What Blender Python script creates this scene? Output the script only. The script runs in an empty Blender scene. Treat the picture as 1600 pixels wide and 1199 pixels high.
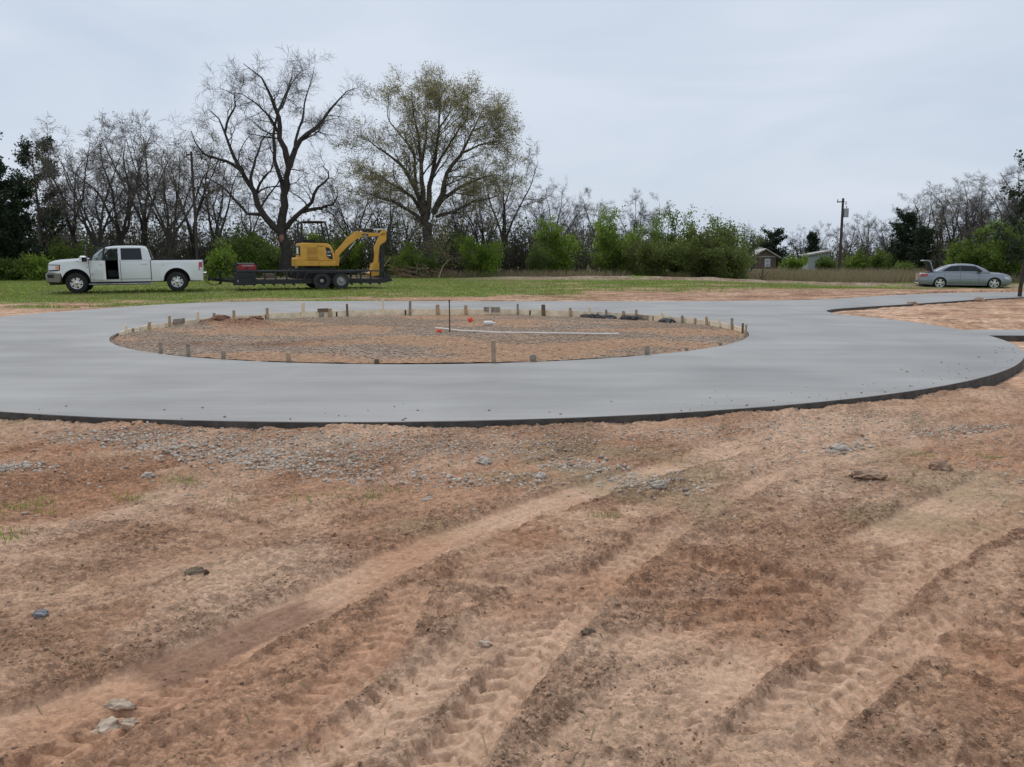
import bpy, bmesh, math
import numpy as np
from mathutils import Vector, Matrix

# ------------------------------------------------------------------ camera, sky, sun, exposure
sc = bpy.context.scene
COL = sc.collection
R = math.radians
CAMH, FPX, PITCH = 1.35, 1275.0, R(8.54)
cam_d = bpy.data.cameras.new('camera')
cam_d.sensor_width = 36.0
cam_d.lens = 36.0 * FPX / 1600.0
cam_d.clip_end = 3000
cam_d.clip_start = 0.05
cam = bpy.data.objects.new('camera', cam_d)
COL.objects.link(cam)
cam.location = (0, 0, CAMH)
cam.rotation_euler = (R(90) - PITCH, 0, 0)
sc.camera = cam

SUN_ELEV, SUN_ROT = 60, -20          # degrees; beyond the trees, a little to one side
w = bpy.data.worlds.new('World')
sc.world = w
w.use_nodes = True
nt = w.node_tree
nt.nodes.clear()
out = nt.nodes.new('ShaderNodeOutputWorld')
bg = nt.nodes.new('ShaderNodeBackground')
sky = nt.nodes.new('ShaderNodeTexSky')
sky.sky_type = 'NISHITA'
sky.sun_disc = False
sky.sun_elevation = R(SUN_ELEV)
sky.sun_rotation = R(SUN_ROT)
sky.air_density = 1.0
sky.dust_density = 3.0
tc = nt.nodes.new('ShaderNodeTexCoord')
mp = nt.nodes.new('ShaderNodeMapping')
mp.inputs['Scale'].default_value = (1.2, 1.2, 5.0)
n1 = nt.nodes.new('ShaderNodeTexNoise')
n1.inputs['Scale'].default_value = 1.7
n1.inputs['Detail'].default_value = 6
n1.inputs['Roughness'].default_value = 0.5
n1.inputs['Distortion'].default_value = 0.5
rp = nt.nodes.new('ShaderNodeValToRGB')
rp.color_ramp.elements[0].position = 0.3
rp.color_ramp.elements[0].color = (5.7, 6.6, 7.9, 1)
rp.color_ramp.elements[1].position = 0.72
rp.color_ramp.elements[1].color = (7.5, 8.1, 9.1, 1)
mx = nt.nodes.new('ShaderNodeMix')
mx.data_type = 'RGBA'
mx.inputs[0].default_value = 0.90          # cloud cover over the clear sky
nt.links.new(tc.outputs['Generated'], mp.inputs['Vector'])
nt.links.new(mp.outputs['Vector'], n1.inputs['Vector'])
nt.links.new(n1.outputs['Fac'], rp.inputs['Fac'])
nt.links.new(sky.outputs['Color'], mx.inputs[6])
nt.links.new(rp.outputs['Color'], mx.inputs[7])
nt.links.new(mx.outputs[2], bg.inputs['Color'])
bg.inputs['Strength'].default_value = 0.1
nt.links.new(bg.outputs['Background'], out.inputs['Surface'])

sd = bpy.data.lights.new('sun', 'SUN')
sd.energy = 1.5
sd.angle = R(22)
sd.color = (1.0, 0.96, 0.9)
sun = bpy.data.objects.new('sun', sd)
COL.objects.link(sun)
sun.rotation_euler = (-R(90 - SUN_ELEV), 0, R(20))
vs = sc.view_settings
vs.view_transform = 'Standard'
vs.look = 'None'
vs.exposure = 0.0
vs.gamma = 1.0
vs.use_curve_mapping = False

# ------------------------------------------------------------------ helpers
rng = np.random.default_rng(7)
cp, sp = math.cos(PITCH), math.sin(PITCH)

def ray(u, v):
    xc, yc = (u - 800) / FPX, (599.5 - v) / FPX
    return np.array([xc, cp + yc * sp, -sp + yc * cp])

def P(u, v, z=0.0):
    d = ray(u, v)
    return np.array([0, 0, CAMH]) + d * ((z - CAMH) / d[2])

def D(u, v, Y):
    d = ray(u, v)
    return np.array([0, 0, CAMH]) + d * (Y / d[1])

def sstep(a, b, x):
    t = np.clip((x - a) / (b - a), 0, 1)
    return t * t * (3 - 2 * t)

_tab = np.random.default_rng(3).random((256, 256))
def vnoise(x, y, s=0):
    x = np.asarray(x, float) + s * 17.31
    y = np.asarray(y, float) + s * 9.77
    xi, yi = np.floor(x).astype(int), np.floor(y).astype(int)
    fx, fy = x - xi, y - yi
    fx = fx * fx * (3 - 2 * fx)
    fy = fy * fy * (3 - 2 * fy)
    a = _tab[xi & 255, yi & 255]; b = _tab[(xi + 1) & 255, yi & 255]
    c = _tab[xi & 255, (yi + 1) & 255]; d = _tab[(xi + 1) & 255, (yi + 1) & 255]
    return (a * (1 - fx) + b * fx) * (1 - fy) + (c * (1 - fx) + d * fx) * fy

def fbm(x, y, o=4, s=0, g=0.5):
    t, a, n = 0, 1.0, 0
    c, sn = math.cos(0.6), math.sin(0.6)
    for i in range(o):
        t = t + a * vnoise(x, y, s + i)
        n += a
        a *= g
        x, y = (x * c - y * sn) * 2.03, (x * sn + y * c) * 2.03
    return t / n

def mesh_from(name, V, FS, mats=(), mi=None, smooth=False, col=None):
    """V (N,3); FS a list of (M,k) index arrays; mi one material index per array; col (N,3) colours"""
    me = bpy.data.meshes.new(name)
    V = np.asarray(V, np.float32)
    FS = [np.asarray(f, np.int32) for f in FS if len(f)]
    me.vertices.add(len(V))
    me.vertices.foreach_set('co', V.ravel())
    nl = sum(f.size for f in FS)
    nf = sum(len(f) for f in FS)
    me.loops.add(nl)
    me.loops.foreach_set('vertex_index', np.concatenate([f.ravel() for f in FS]))
    me.polygons.add(nf)
    tot = np.concatenate([np.full(len(f), f.shape[1], np.int32) for f in FS])
    st = np.concatenate([[0], np.cumsum(tot)[:-1]]).astype(np.int32)
    me.polygons.foreach_set('loop_start', st)
    me.polygons.foreach_set('loop_total', tot)
    if mi is not None:
        me.polygons.foreach_set('material_index', np.concatenate([np.full(len(f), m, np.int32) for f, m in zip(FS, mi)]))
    if smooth:
        me.polygons.foreach_set('use_smooth', np.ones(nf, bool))
    for m in mats:
        me.materials.append(m)
    if col is not None:
        at = me.color_attributes.new('soil', 'FLOAT_COLOR', 'POINT')
        c4 = np.ones((len(V), 4), np.float32)
        c4[:, :col.shape[1]] = col
        at.data.foreach_set('color', c4.ravel())
    me.update(calc_edges=True)
    me.validate()
    return me

def link(name, me, parent=None, loc=None, rot=None):
    o = bpy.data.objects.new(name, me)
    COL.objects.link(o)
    if parent is not None:
        o.parent = parent
    if loc is not None:
        o.location = loc
    if rot is not None:
        o.rotation_euler = rot
    return o

def tag(o, label=None, cat=None, group=None, kind=None):
    if label: o['label'] = label
    if cat: o['category'] = cat
    if group: o['group'] = group
    if kind: o['kind'] = kind
    return o

def thing(name, label, cat, loc=(0, 0, 0), rz=0.0, group=None):
    return tag(link(name, None, None, loc, (0, 0, rz)), label, cat, group)

ORD = ['first', 'second', 'third', 'fourth', 'fifth', 'sixth', 'seventh', 'eighth', 'ninth', 'tenth', 'eleventh', 'twelfth',
       'thirteenth', 'fourteenth', 'fifteenth', 'sixteenth', 'seventeenth', 'eighteenth', 'nineteenth', 'twentieth'] + \
      ['twenty-' + k for k in ('first', 'second', 'third', 'fourth', 'fifth', 'sixth', 'seventh', 'eighth', 'ninth')] + \
      ['thirtieth'] + ['thirty-' + k for k in ('first', 'second', 'third', 'fourth', 'fifth', 'sixth', 'seventh', 'eighth', 'ninth')]

# ---- materials
def mat(name, c, rough=0.6, metal=0.0, var=0.0, vs_=8.0, bump=0.0, bs=60.0, c2=None, spec=0.5, coat=0.0):
    m = bpy.data.materials.new(name)
    m.use_nodes = True
    t = m.node_tree
    b = t.nodes['Principled BSDF']
    b.inputs['Base Color'].default_value = (*c, 1)
    b.inputs['Roughness'].default_value = rough
    b.inputs['Metallic'].default_value = metal
    b.inputs['Specular IOR Level'].default_value = spec
    b.inputs['Coat Weight'].default_value = coat
    tcn = t.nodes.new('ShaderNodeTexCoord')
    if var or c2:
        n = t.nodes.new('ShaderNodeTexNoise')
        n.inputs['Scale'].default_value = vs_
        n.inputs['Detail'].default_value = 6
        n.inputs['Roughness'].default_value = 0.6
        r = t.nodes.new('ShaderNodeValToRGB')
        r.color_ramp.elements[0].position = 0.32
        r.color_ramp.elements[1].position = 0.68
        ca = tuple(x * (1 - var) for x in c)
        cb = c2 if c2 else tuple(min(1, x * (1 + var)) for x in c)
        r.color_ramp.elements[0].color = (*ca, 1)
        r.color_ramp.elements[1].color = (*cb, 1)
        t.links.new(tcn.outputs['Object'], n.inputs['Vector'])
        t.links.new(n.outputs['Fac'], r.inputs['Fac'])
        t.links.new(r.outputs['Color'], b.inputs['Base Color'])
    if bump:
        n = t.nodes.new('ShaderNodeTexNoise')
        n.inputs['Scale'].default_value = bs
        n.inputs['Detail'].default_value = 5
        bp = t.nodes.new('ShaderNodeBump')
        bp.inputs['Strength'].default_value = bump
        bp.inputs['Distance'].default_value = 0.02
        t.links.new(tcn.outputs['Object'], n.inputs['Vector'])
        t.links.new(n.outputs['Fac'], bp.inputs['Height'])
        t.links.new(bp.outputs['Normal'], b.inputs['Normal'])
    return m

def mat_island(name, stops, rough=0.8, trans=0.0, noise=0.0):
    """colour chosen per loose piece (leaf, stone, blade) from a ramp"""
    m = bpy.data.materials.new(name)
    m.use_nodes = True
    t = m.node_tree
    b = t.nodes['Principled BSDF']
    b.inputs['Roughness'].default_value = rough
    b.inputs['Specular IOR Level'].default_value = 0.25
    g = t.nodes.new('ShaderNodeNewGeometry')
    r = t.nodes.new('ShaderNodeValToRGB')
    r.color_ramp.interpolation = 'LINEAR'
    els = r.color_ramp.elements
    while len(els) < len(stops):
        els.new(0.5)
    for i, s in enumerate(stops):
        els[i].position = i / (len(stops) - 1)
        els[i].color = (*s, 1)
    t.links.new(g.outputs['Random Per Island'], r.inputs['Fac'])
    src = r.outputs['Color']
    if noise:
        tcn = t.nodes.new('ShaderNodeTexCoord')
        n = t.nodes.new('ShaderNodeTexNoise')
        n.inputs['Scale'].default_value = noise
        n.inputs['Detail'].default_value = 2
        mxn = t.nodes.new('ShaderNodeMix')
        mxn.data_type = 'RGBA'
        mxn.blend_type = 'MULTIPLY'
        mxn.inputs[0].default_value = 1
        rr = t.nodes.new('ShaderNodeMapRange')
        rr.inputs['From Min'].default_value = 0.3
        rr.inputs['From Max'].default_value = 0.7
        rr.inputs['To Min'].default_value = 0.6
        rr.inputs['To Max'].default_value = 1.3
        t.links.new(tcn.outputs['Object'], n.inputs['Vector'])
        t.links.new(n.outputs['Fac'], rr.inputs['Value'])
        t.links.new(src, mxn.inputs[6])
        t.links.new(rr.outputs['Result'], mxn.inputs[7])
        src = mxn.outputs[2]
    t.links.new(src, b.inputs['Base Color'])
    if trans:
        tr = t.nodes.new('ShaderNodeBsdfTranslucent')
        t.links.new(src, tr.inputs['Color'])
        ms = t.nodes.new('ShaderNodeMixShader')
        ms.inputs[0].default_value = trans
        t.links.new(b.outputs[0], ms.inputs[1])
        t.links.new(tr.outputs[0], ms.inputs[2])
        t.links.new(ms.outputs[0], t.nodes['Material Output'].inputs['Surface'])
    return m

def mat_soil(name, fine=55.0, amp=0.35, bump=0.6, dist=0.012, crumb=0.0):
    m = bpy.data.materials.new(name)
    m.use_nodes = True
    t = m.node_tree
    b = t.nodes['Principled BSDF']
    b.inputs['Roughness'].default_value = 0.92
    b.inputs['Specular IOR Level'].default_value = 0.15
    a = t.nodes.new('ShaderNodeVertexColor')
    a.layer_name = 'soil'
    tcn = t.nodes.new('ShaderNodeTexCoord')
    n = t.nodes.new('ShaderNodeTexNoise')
    n.inputs['Scale'].default_value = fine
    n.inputs['Detail'].default_value = 8
    n.inputs['Roughness'].default_value = 0.7
    rr = t.nodes.new('ShaderNodeMapRange')
    rr.inputs['From Min'].default_value = 0.3
    rr.inputs['From Max'].default_value = 0.7
    rr.inputs['To Min'].default_value = 1 - amp
    rr.inputs['To Max'].default_value = 1 + amp
    mxn = t.nodes.new('ShaderNodeMix')
    mxn.data_type = 'RGBA'
    mxn.blend_type = 'MULTIPLY'
    mxn.inputs[0].default_value = 1
    bp = t.nodes.new('ShaderNodeBump')
    bp.inputs['Strength'].default_value = bump
    bp.inputs['Distance'].default_value = dist
    t.links.new(tcn.outputs['Object'], n.inputs['Vector'])
    t.links.new(n.outputs['Fac'], rr.inputs['Value'])
    t.links.new(a.outputs['Color'], mxn.inputs[6])
    t.links.new(rr.outputs['Result'], mxn.inputs[7])
    t.links.new(mxn.outputs[2], b.inputs['Base Color'])
    t.links.new(n.outputs['Fac'], bp.inputs['Height'])
    if crumb:
        # broken crumbs: two sizes of warped cells, each with its own tone, domed
        wp = t.nodes.new('ShaderNodeMix'); wp.data_type = 'RGBA'; wp.blend_type = 'LINEAR_LIGHT'
        wp.inputs[0].default_value = 0.02
        t.links.new(tcn.outputs['Object'], wp.inputs[6]); t.links.new(n.outputs['Color'], wp.inputs[7])
        hs, cs = [n.outputs['Fac']], mxn.outputs[2]
        for sc_, k in ((crumb, 0.9), (crumb * 2.7, 0.45)):
            vo = t.nodes.new('ShaderNodeTexVoronoi')
            vo.inputs['Scale'].default_value = sc_
            t.links.new(wp.outputs[2], vo.inputs['Vector'])
            mm = t.nodes.new('ShaderNodeMath'); mm.operation = 'MULTIPLY'; mm.inputs[1].default_value = -k
            t.links.new(vo.outputs['Distance'], mm.inputs[0])
            ad = t.nodes.new('ShaderNodeMath'); ad.operation = 'ADD'
            t.links.new(hs[-1], ad.inputs[0]); t.links.new(mm.outputs[0], ad.inputs[1])
            hs.append(ad.outputs[0])
            sp_ = t.nodes.new('ShaderNodeSeparateColor')
            t.links.new(vo.outputs['Color'], sp_.inputs[0])
            mr = t.nodes.new('ShaderNodeMapRange')
            mr.inputs['To Min'].default_value = 1 - 0.42 * k; mr.inputs['To Max'].default_value = 1 + 0.38 * k
            t.links.new(sp_.outputs[0], mr.inputs['Value'])
            m2 = t.nodes.new('ShaderNodeMix'); m2.data_type = 'RGBA'; m2.blend_type = 'MULTIPLY'
            t.links.new(a.outputs['Alpha'], m2.inputs[0])
            t.links.new(cs, m2.inputs[6]); t.links.new(mr.outputs['Result'], m2.inputs[7])
            cs = m2.outputs[2]
        t.links.new(hs[-1], bp.inputs['Height'])
        t.links.new(cs, b.inputs['Base Color'])
    st = t.nodes.new('ShaderNodeMath'); st.operation = 'MULTIPLY'     # smooth where wheels pressed it, loose elsewhere
    st.inputs[1].default_value = bump
    t.links.new(a.outputs['Alpha'], st.inputs[0])
    t.links.new(st.outputs[0], bp.inputs['Strength'])
    t.links.new(a.outputs['Alpha'], mxn.inputs[0])
    t.links.new(bp.outputs['Normal'], b.inputs['Normal'])
    return m

def mat_glass(name, c=(0.02, 0.025, 0.03), alpha=0.9):
    m = mat(name, c, 0.04, 0.0, spec=0.8)
    if alpha < 1:
        t = m.node_tree
        tr = t.nodes.new('ShaderNodeBsdfTransparent')
        tr.inputs['Color'].default_value = (0.8, 0.88, 0.86, 1)
        ms = t.nodes.new('ShaderNodeMixShader')
        ms.inputs[0].default_value = alpha
        t.links.new(tr.outputs[0], ms.inputs[1])
        t.links.new(t.nodes['Principled BSDF'].outputs[0], ms.inputs[2])
        t.links.new(ms.outputs[0], t.nodes['Material Output'].inputs['Surface'])
    return m

M = {}
M['soil_near'] = mat_soil('dry_clay_soil', 75, 0.38, 0.9, 0.012, 42.0)
M['soil_mid'] = mat_soil('field_soil', 9, 0.3, 0.5, 0.03, 9.0)
M['soil_island'] = mat_soil('island_soil', 26, 0.3, 0.8, 0.02, 24.0)
M['conc_side'] = mat('dark_form_side_concrete', (0.078, 0.070, 0.060), 0.85, var=0.4, vs_=9, bump=0.4, bs=40)  # slab's upright faces, coloured much darker than its top
M['bark'] = mat('grey_brown_bark', (0.085, 0.070, 0.060), 0.95, var=0.4, vs_=3, bump=0.6, bs=14)
M['bark_dark'] = mat('dark_wet_bark', (0.055, 0.045, 0.040), 0.95, var=0.35, vs_=3, bump=0.6, bs=14)
M['twig'] = mat('grey_twig_bark', (0.15, 0.13, 0.117), 0.95, var=0.3, vs_=1.5)
M['twig_dark'] = mat('dark_twig_bark', (0.095, 0.082, 0.074), 0.95, var=0.3, vs_=1.5)
M['leaf_bud'] = mat_island('olive_bud_leaves', [(0.30, 0.265, 0.10), (0.40, 0.36, 0.13), (0.34, 0.32, 0.12), (0.47, 0.42, 0.17)], 0.7, 0.55)
M['leaf_fresh'] = mat_island('fresh_green_leaves', [(0.15, 0.23, 0.03), (0.22, 0.33, 0.04), (0.19, 0.28, 0.04), (0.29, 0.41, 0.065)], 0.6, 0.62, 0.5)
M['leaf_mid'] = mat_island('mid_green_leaves', [(0.10, 0.155, 0.028), (0.155, 0.23, 0.04), (0.13, 0.195, 0.04), (0.20, 0.29, 0.055)], 0.6, 0.62, 0.5)
M['leaf_olive'] = mat_island('olive_green_leaves', [(0.13, 0.165, 0.045), (0.19, 0.235, 0.06), (0.15, 0.185, 0.06), (0.24, 0.29, 0.08)], 0.65, 0.62, 0.5)
M['leaf_dark'] = mat_island('dark_evergreen_needles', [(0.018, 0.032, 0.018), (0.032, 0.055, 0.024), (0.025, 0.042, 0.02), (0.05, 0.075, 0.035)], 0.7, 0.2, 0.8)
M['leaf_brush'] = mat_island('thicket_leaves', [(0.11, 0.10, 0.06), (0.11, 0.135, 0.045), (0.145, 0.12, 0.085), (0.105, 0.155, 0.04)], 0.75, 0.5, 0.3)
M['dry_grass'] = mat_island('dry_straw_grass', [(0.26, 0.205, 0.125), (0.34, 0.27, 0.17), (0.22, 0.20, 0.10), (0.38, 0.31, 0.21)], 0.8, 0.35)
M['grass'] = mat_island('green_grass_blades', [(0.165, 0.24, 0.035), (0.22, 0.32, 0.044), (0.24, 0.30, 0.065), (0.27, 0.37, 0.055)], 0.8, 0.3)
M['stone'] = mat_island('crushed_stone', [(0.26, 0.21, 0.165), (0.46, 0.395, 0.325), (0.35, 0.295, 0.24), (0.58, 0.52, 0.445), (0.40, 0.28, 0.20)], 0.85)
M['pebble'] = mat_island('dusty_island_gravel', [(0.33, 0.24, 0.17), (0.43, 0.325, 0.245), (0.37, 0.28, 0.215), (0.52, 0.41, 0.32)], 0.9)
M['clod'] = mat_island('soil_crumb', [(0.25, 0.155, 0.105), (0.34, 0.22, 0.15), (0.29, 0.185, 0.125), (0.42, 0.29, 0.20)], 0.95)
M['pale_stone'] = mat('pale_limestone', (0.46, 0.36, 0.27), 0.9, var=0.3, vs_=20, bump=0.5, bs=60)
M['wood_form'] = mat('form_lumber', (0.82, 0.70, 0.50), 0.8, var=0.2, vs_=5, bump=0.3)
M['wood_dark'] = mat('muddy_lumber', (0.16, 0.115, 0.075), 0.9, var=0.4, vs_=6, bump=0.3)
M['wood_stake'] = mat('stake_lumber', (0.44, 0.32, 0.205), 0.85, var=0.3, vs_=9, bump=0.3)
M['wood_grey'] = mat('cement_smeared_lumber', (0.31, 0.265, 0.21), 0.9, var=0.35, vs_=9, bump=0.3)
M['wet_mix'] = mat('dark_concrete_spill', (0.045, 0.043, 0.042), 0.9, var=0.3, vs_=9, bump=0.6, bs=30)
M['red_clay'] = mat('red_clay', (0.19, 0.095, 0.06), 0.95, var=0.4, vs_=6, bump=0.8, bs=18)
M['white_paint'] = mat('white_truck_paint', (0.76, 0.77, 0.77), 0.25, spec=0.5, coat=0.4, var=0.025, vs_=2)
M['silver_paint'] = mat('silver_car_paint', (0.29, 0.315, 0.35), 0.32, 0.4, coat=0.35)
M['black_plastic'] = mat('black_plastic', (0.015, 0.015, 0.016), 0.6, var=0.2)
M['black_metal'] = mat('black_trailer_steel', (0.014, 0.014, 0.017), 0.5, var=0.4, vs_=4)
M['rubber'] = mat('tyre_rubber', (0.022, 0.021, 0.021), 0.85, var=0.3, vs_=10)
M['rubber_worn'] = mat('dusty_trailer_rubber', (0.045, 0.043, 0.042), 0.9, var=0.3, vs_=10)
M['chrome'] = mat('bright_metal', (0.62, 0.63, 0.64), 0.22, 1.0)
M['steel'] = mat('worn_steel', (0.35, 0.35, 0.36), 0.4, 0.9, var=0.3)
M['bumper'] = mat('dull_chrome_bumper', (0.20, 0.195, 0.17), 0.3, 0.9)
M['glass_dark'] = mat_glass('tinted_glass', (0.010, 0.013, 0.020), 1.0)
M['glass_dark'].node_tree.nodes['Principled BSDF'].inputs['Specular IOR Level'].default_value = 0.4
M['glass'] = mat_glass('clear_glass', (0.03, 0.045, 0.05), 0.35)
M['tail'] = mat('red_lens', (0.42, 0.015, 0.02), 0.15, coat=0.5)
M['lens'] = mat('clear_lens', (0.62, 0.62, 0.62), 0.1, 0.3, coat=0.5)
M['amber'] = mat('amber_lens', (0.75, 0.28, 0.10), 0.15, coat=0.5)
M['seat'] = mat('dark_seat_cloth', (0.022, 0.022, 0.025), 0.9)
M['yellow'] = mat('machine_yellow', (0.66, 0.35, 0.045), 0.42, var=0.12, vs_=3)
M['yellow_dk'] = mat('louver_yellow', (0.36, 0.17, 0.03), 0.5)
M['red_paint'] = mat('red_machine_paint', (0.28, 0.012, 0.025), 0.35)
M['white_print'] = mat('white_print', (0.75, 0.75, 0.73), 0.5)
M['plank'] = mat('weathered_deck_plank', (0.16, 0.12, 0.095), 0.9, var=0.4, vs_=5, bump=0.3)
M['beige'] = mat('beige_boot_lining', (0.42, 0.29, 0.21), 0.8, var=0.2)
M['heap'] = mat('tan_soil_heap', (0.33, 0.215, 0.145), 0.95, var=0.25, vs_=9, bump=0.8, bs=30)
M['slate'] = mat('blue_grey_rock', (0.22, 0.225, 0.235), 0.9, var=0.3, vs_=15)
M['pvc'] = mat('white_pvc', (0.68, 0.62, 0.55), 0.5, var=0.12, vs_=4)
M['orange'] = mat('orange_marking_paint', (0.85, 0.09, 0.05), 0.6)
M['rust'] = mat('rusty_rebar', (0.075, 0.045, 0.035), 0.8, var=0.3)
M['brick'] = mat('brown_house_siding', (0.14, 0.10, 0.08), 0.85, var=0.2, vs_=3)
M['roof'] = mat('pale_metal_roof', (0.40, 0.38, 0.35), 0.5, var=0.15, vs_=2)
M['shed'] = mat('pale_shed_siding', (0.38, 0.41, 0.41), 0.6, var=0.12, vs_=2)
M['pole'] = mat('utility_pole_wood', (0.075, 0.055, 0.045), 0.9, var=0.3, vs_=4)
M['galv'] = mat('galvanised_grey', (0.42, 0.44, 0.46), 0.5, 0.3)

# concrete top: pale, long trowel streaks along the pour and faint blotches
def concrete():
    m = bpy.data.materials.new('fresh_broomed_concrete')
    m.use_nodes = True
    t = m.node_tree
    b = t.nodes['Principled BSDF']
    b.inputs['Roughness'].default_value = 0.62
    b.inputs['Specular IOR Level'].default_value = 0.4
    g = t.nodes.new('ShaderNodeTexCoord')
    def noise(scale, vec, det=5):
        mp = t.nodes.new('ShaderNodeMapping')
        mp.inputs['Scale'].default_value = vec
        mp.inputs['Rotation'].default_value = (0, 0, 0.3)
        n = t.nodes.new('ShaderNodeTexNoise')
        n.inputs['Scale'].default_value = scale
        n.inputs['Detail'].default_value = det
        n.inputs['Distortion'].default_value = 0.25
        t.links.new(g.outputs['Object'], mp.inputs['Vector'])
        t.links.new(mp.outputs['Vector'], n.inputs['Vector'])
        return n
    a = noise(1.0, (0.3, 1.7, 1), 7)
    a2 = noise(1.0, (1.0, 16, 1), 4)
    bl = noise(0.55, (1, 1, 1), 6)
    f = noise(40, (1, 1, 1), 4)
    def lin(sock, k):
        mm = t.nodes.new('ShaderNodeMath')
        mm.operation = 'MULTIPLY_ADD'
        mm.inputs[1].default_value = k
        mm.inputs[2].default_value = -0.5 * k
        t.links.new(sock, mm.inputs[0])
        return mm.outputs[0]
    s1 = t.nodes.new('ShaderNodeMath'); s1.operation = 'ADD'
    s2 = t.nodes.new('ShaderNodeMath'); s2.operation = 'ADD'
    s3 = t.nodes.new('ShaderNodeMath'); s3.operation = 'ADD'
    s3.inputs[1].default_value = 0.5
    t.links.new(lin(a.outputs['Fac'], 0.8), s1.inputs[0]); t.links.new(lin(bl.outputs['Fac'], 1.3), s1.inputs[1])
    s0 = t.nodes.new('ShaderNodeMath'); s0.operation = 'ADD'
    t.links.new(lin(f.outputs['Fac'], 0.3), s0.inputs[0]); t.links.new(lin(a2.outputs['Fac'], 0.45), s0.inputs[1])
    t.links.new(s1.outputs[0], s2.inputs[0]); t.links.new(s0.outputs[0], s2.inputs[1])
    t.links.new(s2.outputs[0], s3.inputs[0])
    r = t.nodes.new('ShaderNodeValToRGB')
    r.color_ramp.elements[0].position = 0.15
    r.color_ramp.elements[0].color = (0.222, 0.217, 0.209, 1)
    r.color_ramp.elements[1].position = 0.85
    r.color_ramp.elements[1].color = (0.350, 0.341, 0.325, 1)
    t.links.new(s3.outputs[0], r.inputs['Fac'])
    t.links.new(r.outputs['Color'], b.inputs['Base Color'])
    bp = t.nodes.new('ShaderNodeBump')
    bp.inputs['Strength'].default_value = 0.25
    bp.inputs['Distance'].default_value = 0.004
    t.links.new(f.outputs['Fac'], bp.inputs['Height'])
    t.links.new(bp.outputs['Normal'], b.inputs['Normal'])
    return m
M['concrete'] = concrete()

# ------------------------------------------------------------------ ground shape
RC = np.array([-1.49, 16.85]); RIN = 6.14         # island circle
OC = np.array([-1.49, 17.3]); ROUT = 10.5         # outer circle of the drive

def slab_outline():
    """outer edge of the pour, counter-clockwise seen from above"""
    pts = []
    def circ(ax, ay):
        return math.atan2(ay - OC[1], ax - OC[0])
    a_sw = math.asin((14.95 - OC[1]) / ROUT)              # right side, below the walk
    a_left = circ(-12.3, 17.5)
    for a in np.linspace(a_sw, -math.pi + 0.12, 120):      # clockwise along the near side to the left
        pts.append((OC[0] + ROUT * math.cos(a), OC[1] + ROUT * math.sin(a)))
    left = [(-12.35, 17.6), (-12.55, 20.0), (-12.1, 22.4), (-11.3, 25.0), (-10.1, 26.9), (-8.4, 27.7), (-4.5, 27.9), (0, 27.85),
            (5.7, 27.9), (9.0, 28.4), (11.2, 29.3), (13.4, 31.2), (15.2, 32.7), (18.5, 35.0), (22.0, 35.9), (34, 36.6)]
    L = np.array([pts[-1]] + left)
    # smooth
    dense = []
    for i in range(len(L) - 1):
        p0, p1, p2, p3 = L[max(i - 1, 0)], L[i], L[i + 1], L[min(i + 2, len(L) - 1)]
        for k in range(8):
            s = k / 8
            dense.append(tuple(0.5 * ((2 * p1) + (-p0 + p2) * s + (2 * p0 - 5 * p1 + 4 * p2 - p3) * s * s + (-p0 + 3 * p1 - 3 * p2 + p3) * s ** 3)))
    pts += dense[1:] + [tuple(L[-1])]
    # near edge of the road, back to the corner at the ring, smoothed
    E = np.array([(34, 33.6), (26, 32.9), (19.6, 31.1), (12.4, 25.8), (9.7, 23.75), (8.75, 22.7), (8.45, 21.7), (8.4, 20.8)])
    dense = []
    for i in range(len(E) - 1):
        p0, p1, p2, p3 = E[max(i - 1, 0)], E[i], E[i + 1], E[min(i + 2, len(E) - 1)]
        for k in range(8):
            s = k / 8
            dense.append(tuple(0.5 * ((2 * p1) + (-p0 + p2) * s + (2 * p0 - 5 * p1 + 4 * p2 - p3) * s * s + (-p0 + 3 * p1 - 3 * p2 + p3) * s ** 3)))
    pts += dense
    a0 = math.atan2(20.6 - OC[1], 8.43 - OC[0])
    a_top = math.asin((16.2 - OC[1]) / ROUT)
    for a in np.linspace(a0, a_top, 20):
        pts.append((OC[0] + ROUT * math.cos(a), OC[1] + ROUT * math.sin(a)))
    pts += [(12, 16.1), (20, 15.9), (34, 15.6), (34, 14.35), (20, 14.65), (12, 14.85)]
    return np.array(pts)
OUTL = slab_outline()

def inside(poly, x, y):
    r = np.zeros(x.shape, bool)
    n = len(poly)
    for i in range(n):
        x0, y0 = poly[i]; x1, y1 = poly[(i + 1) % n]
        if y0 == y1:
            continue
        c = ((y0 > y) != (y1 > y)) & (x < (x1 - x0) * (y - y0) / (y1 - y0) + x0)
        r ^= c
    return r

def base_z(x, y):
    z = np.interp(y, [0, 20, 27, 31, 36, 48, 60, 75, 110, 3000], [-0.075, -0.075, -0.06, -0.02, 0.07, 0.17, 0.30, 0.34, 0.45, 0.45])
    z = z - 0.42 * sstep(8, 24, x) * sstep(36, 46, y) * (1 - sstep(52, 70, y))
    z = z - 0.035 * sstep(2.5, 7, x) * (1 - sstep(17, 24, y))
    return z

# soil palettes (real colours of the materials on the ground)
PALE = np.array([0.550, 0.362, 0.245]); MID = np.array([0.430, 0.254, 0.158]); DARK = np.array([0.225, 0.125, 0.078])
RED = np.array([0.375, 0.170, 0.085]); GRN = np.array([0.145, 0.205, 0.032]); STRAW = np.array([0.25, 0.205, 0.10])

def lerp(a, b, t):
    return a + (b - a) * t[..., None]

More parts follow.
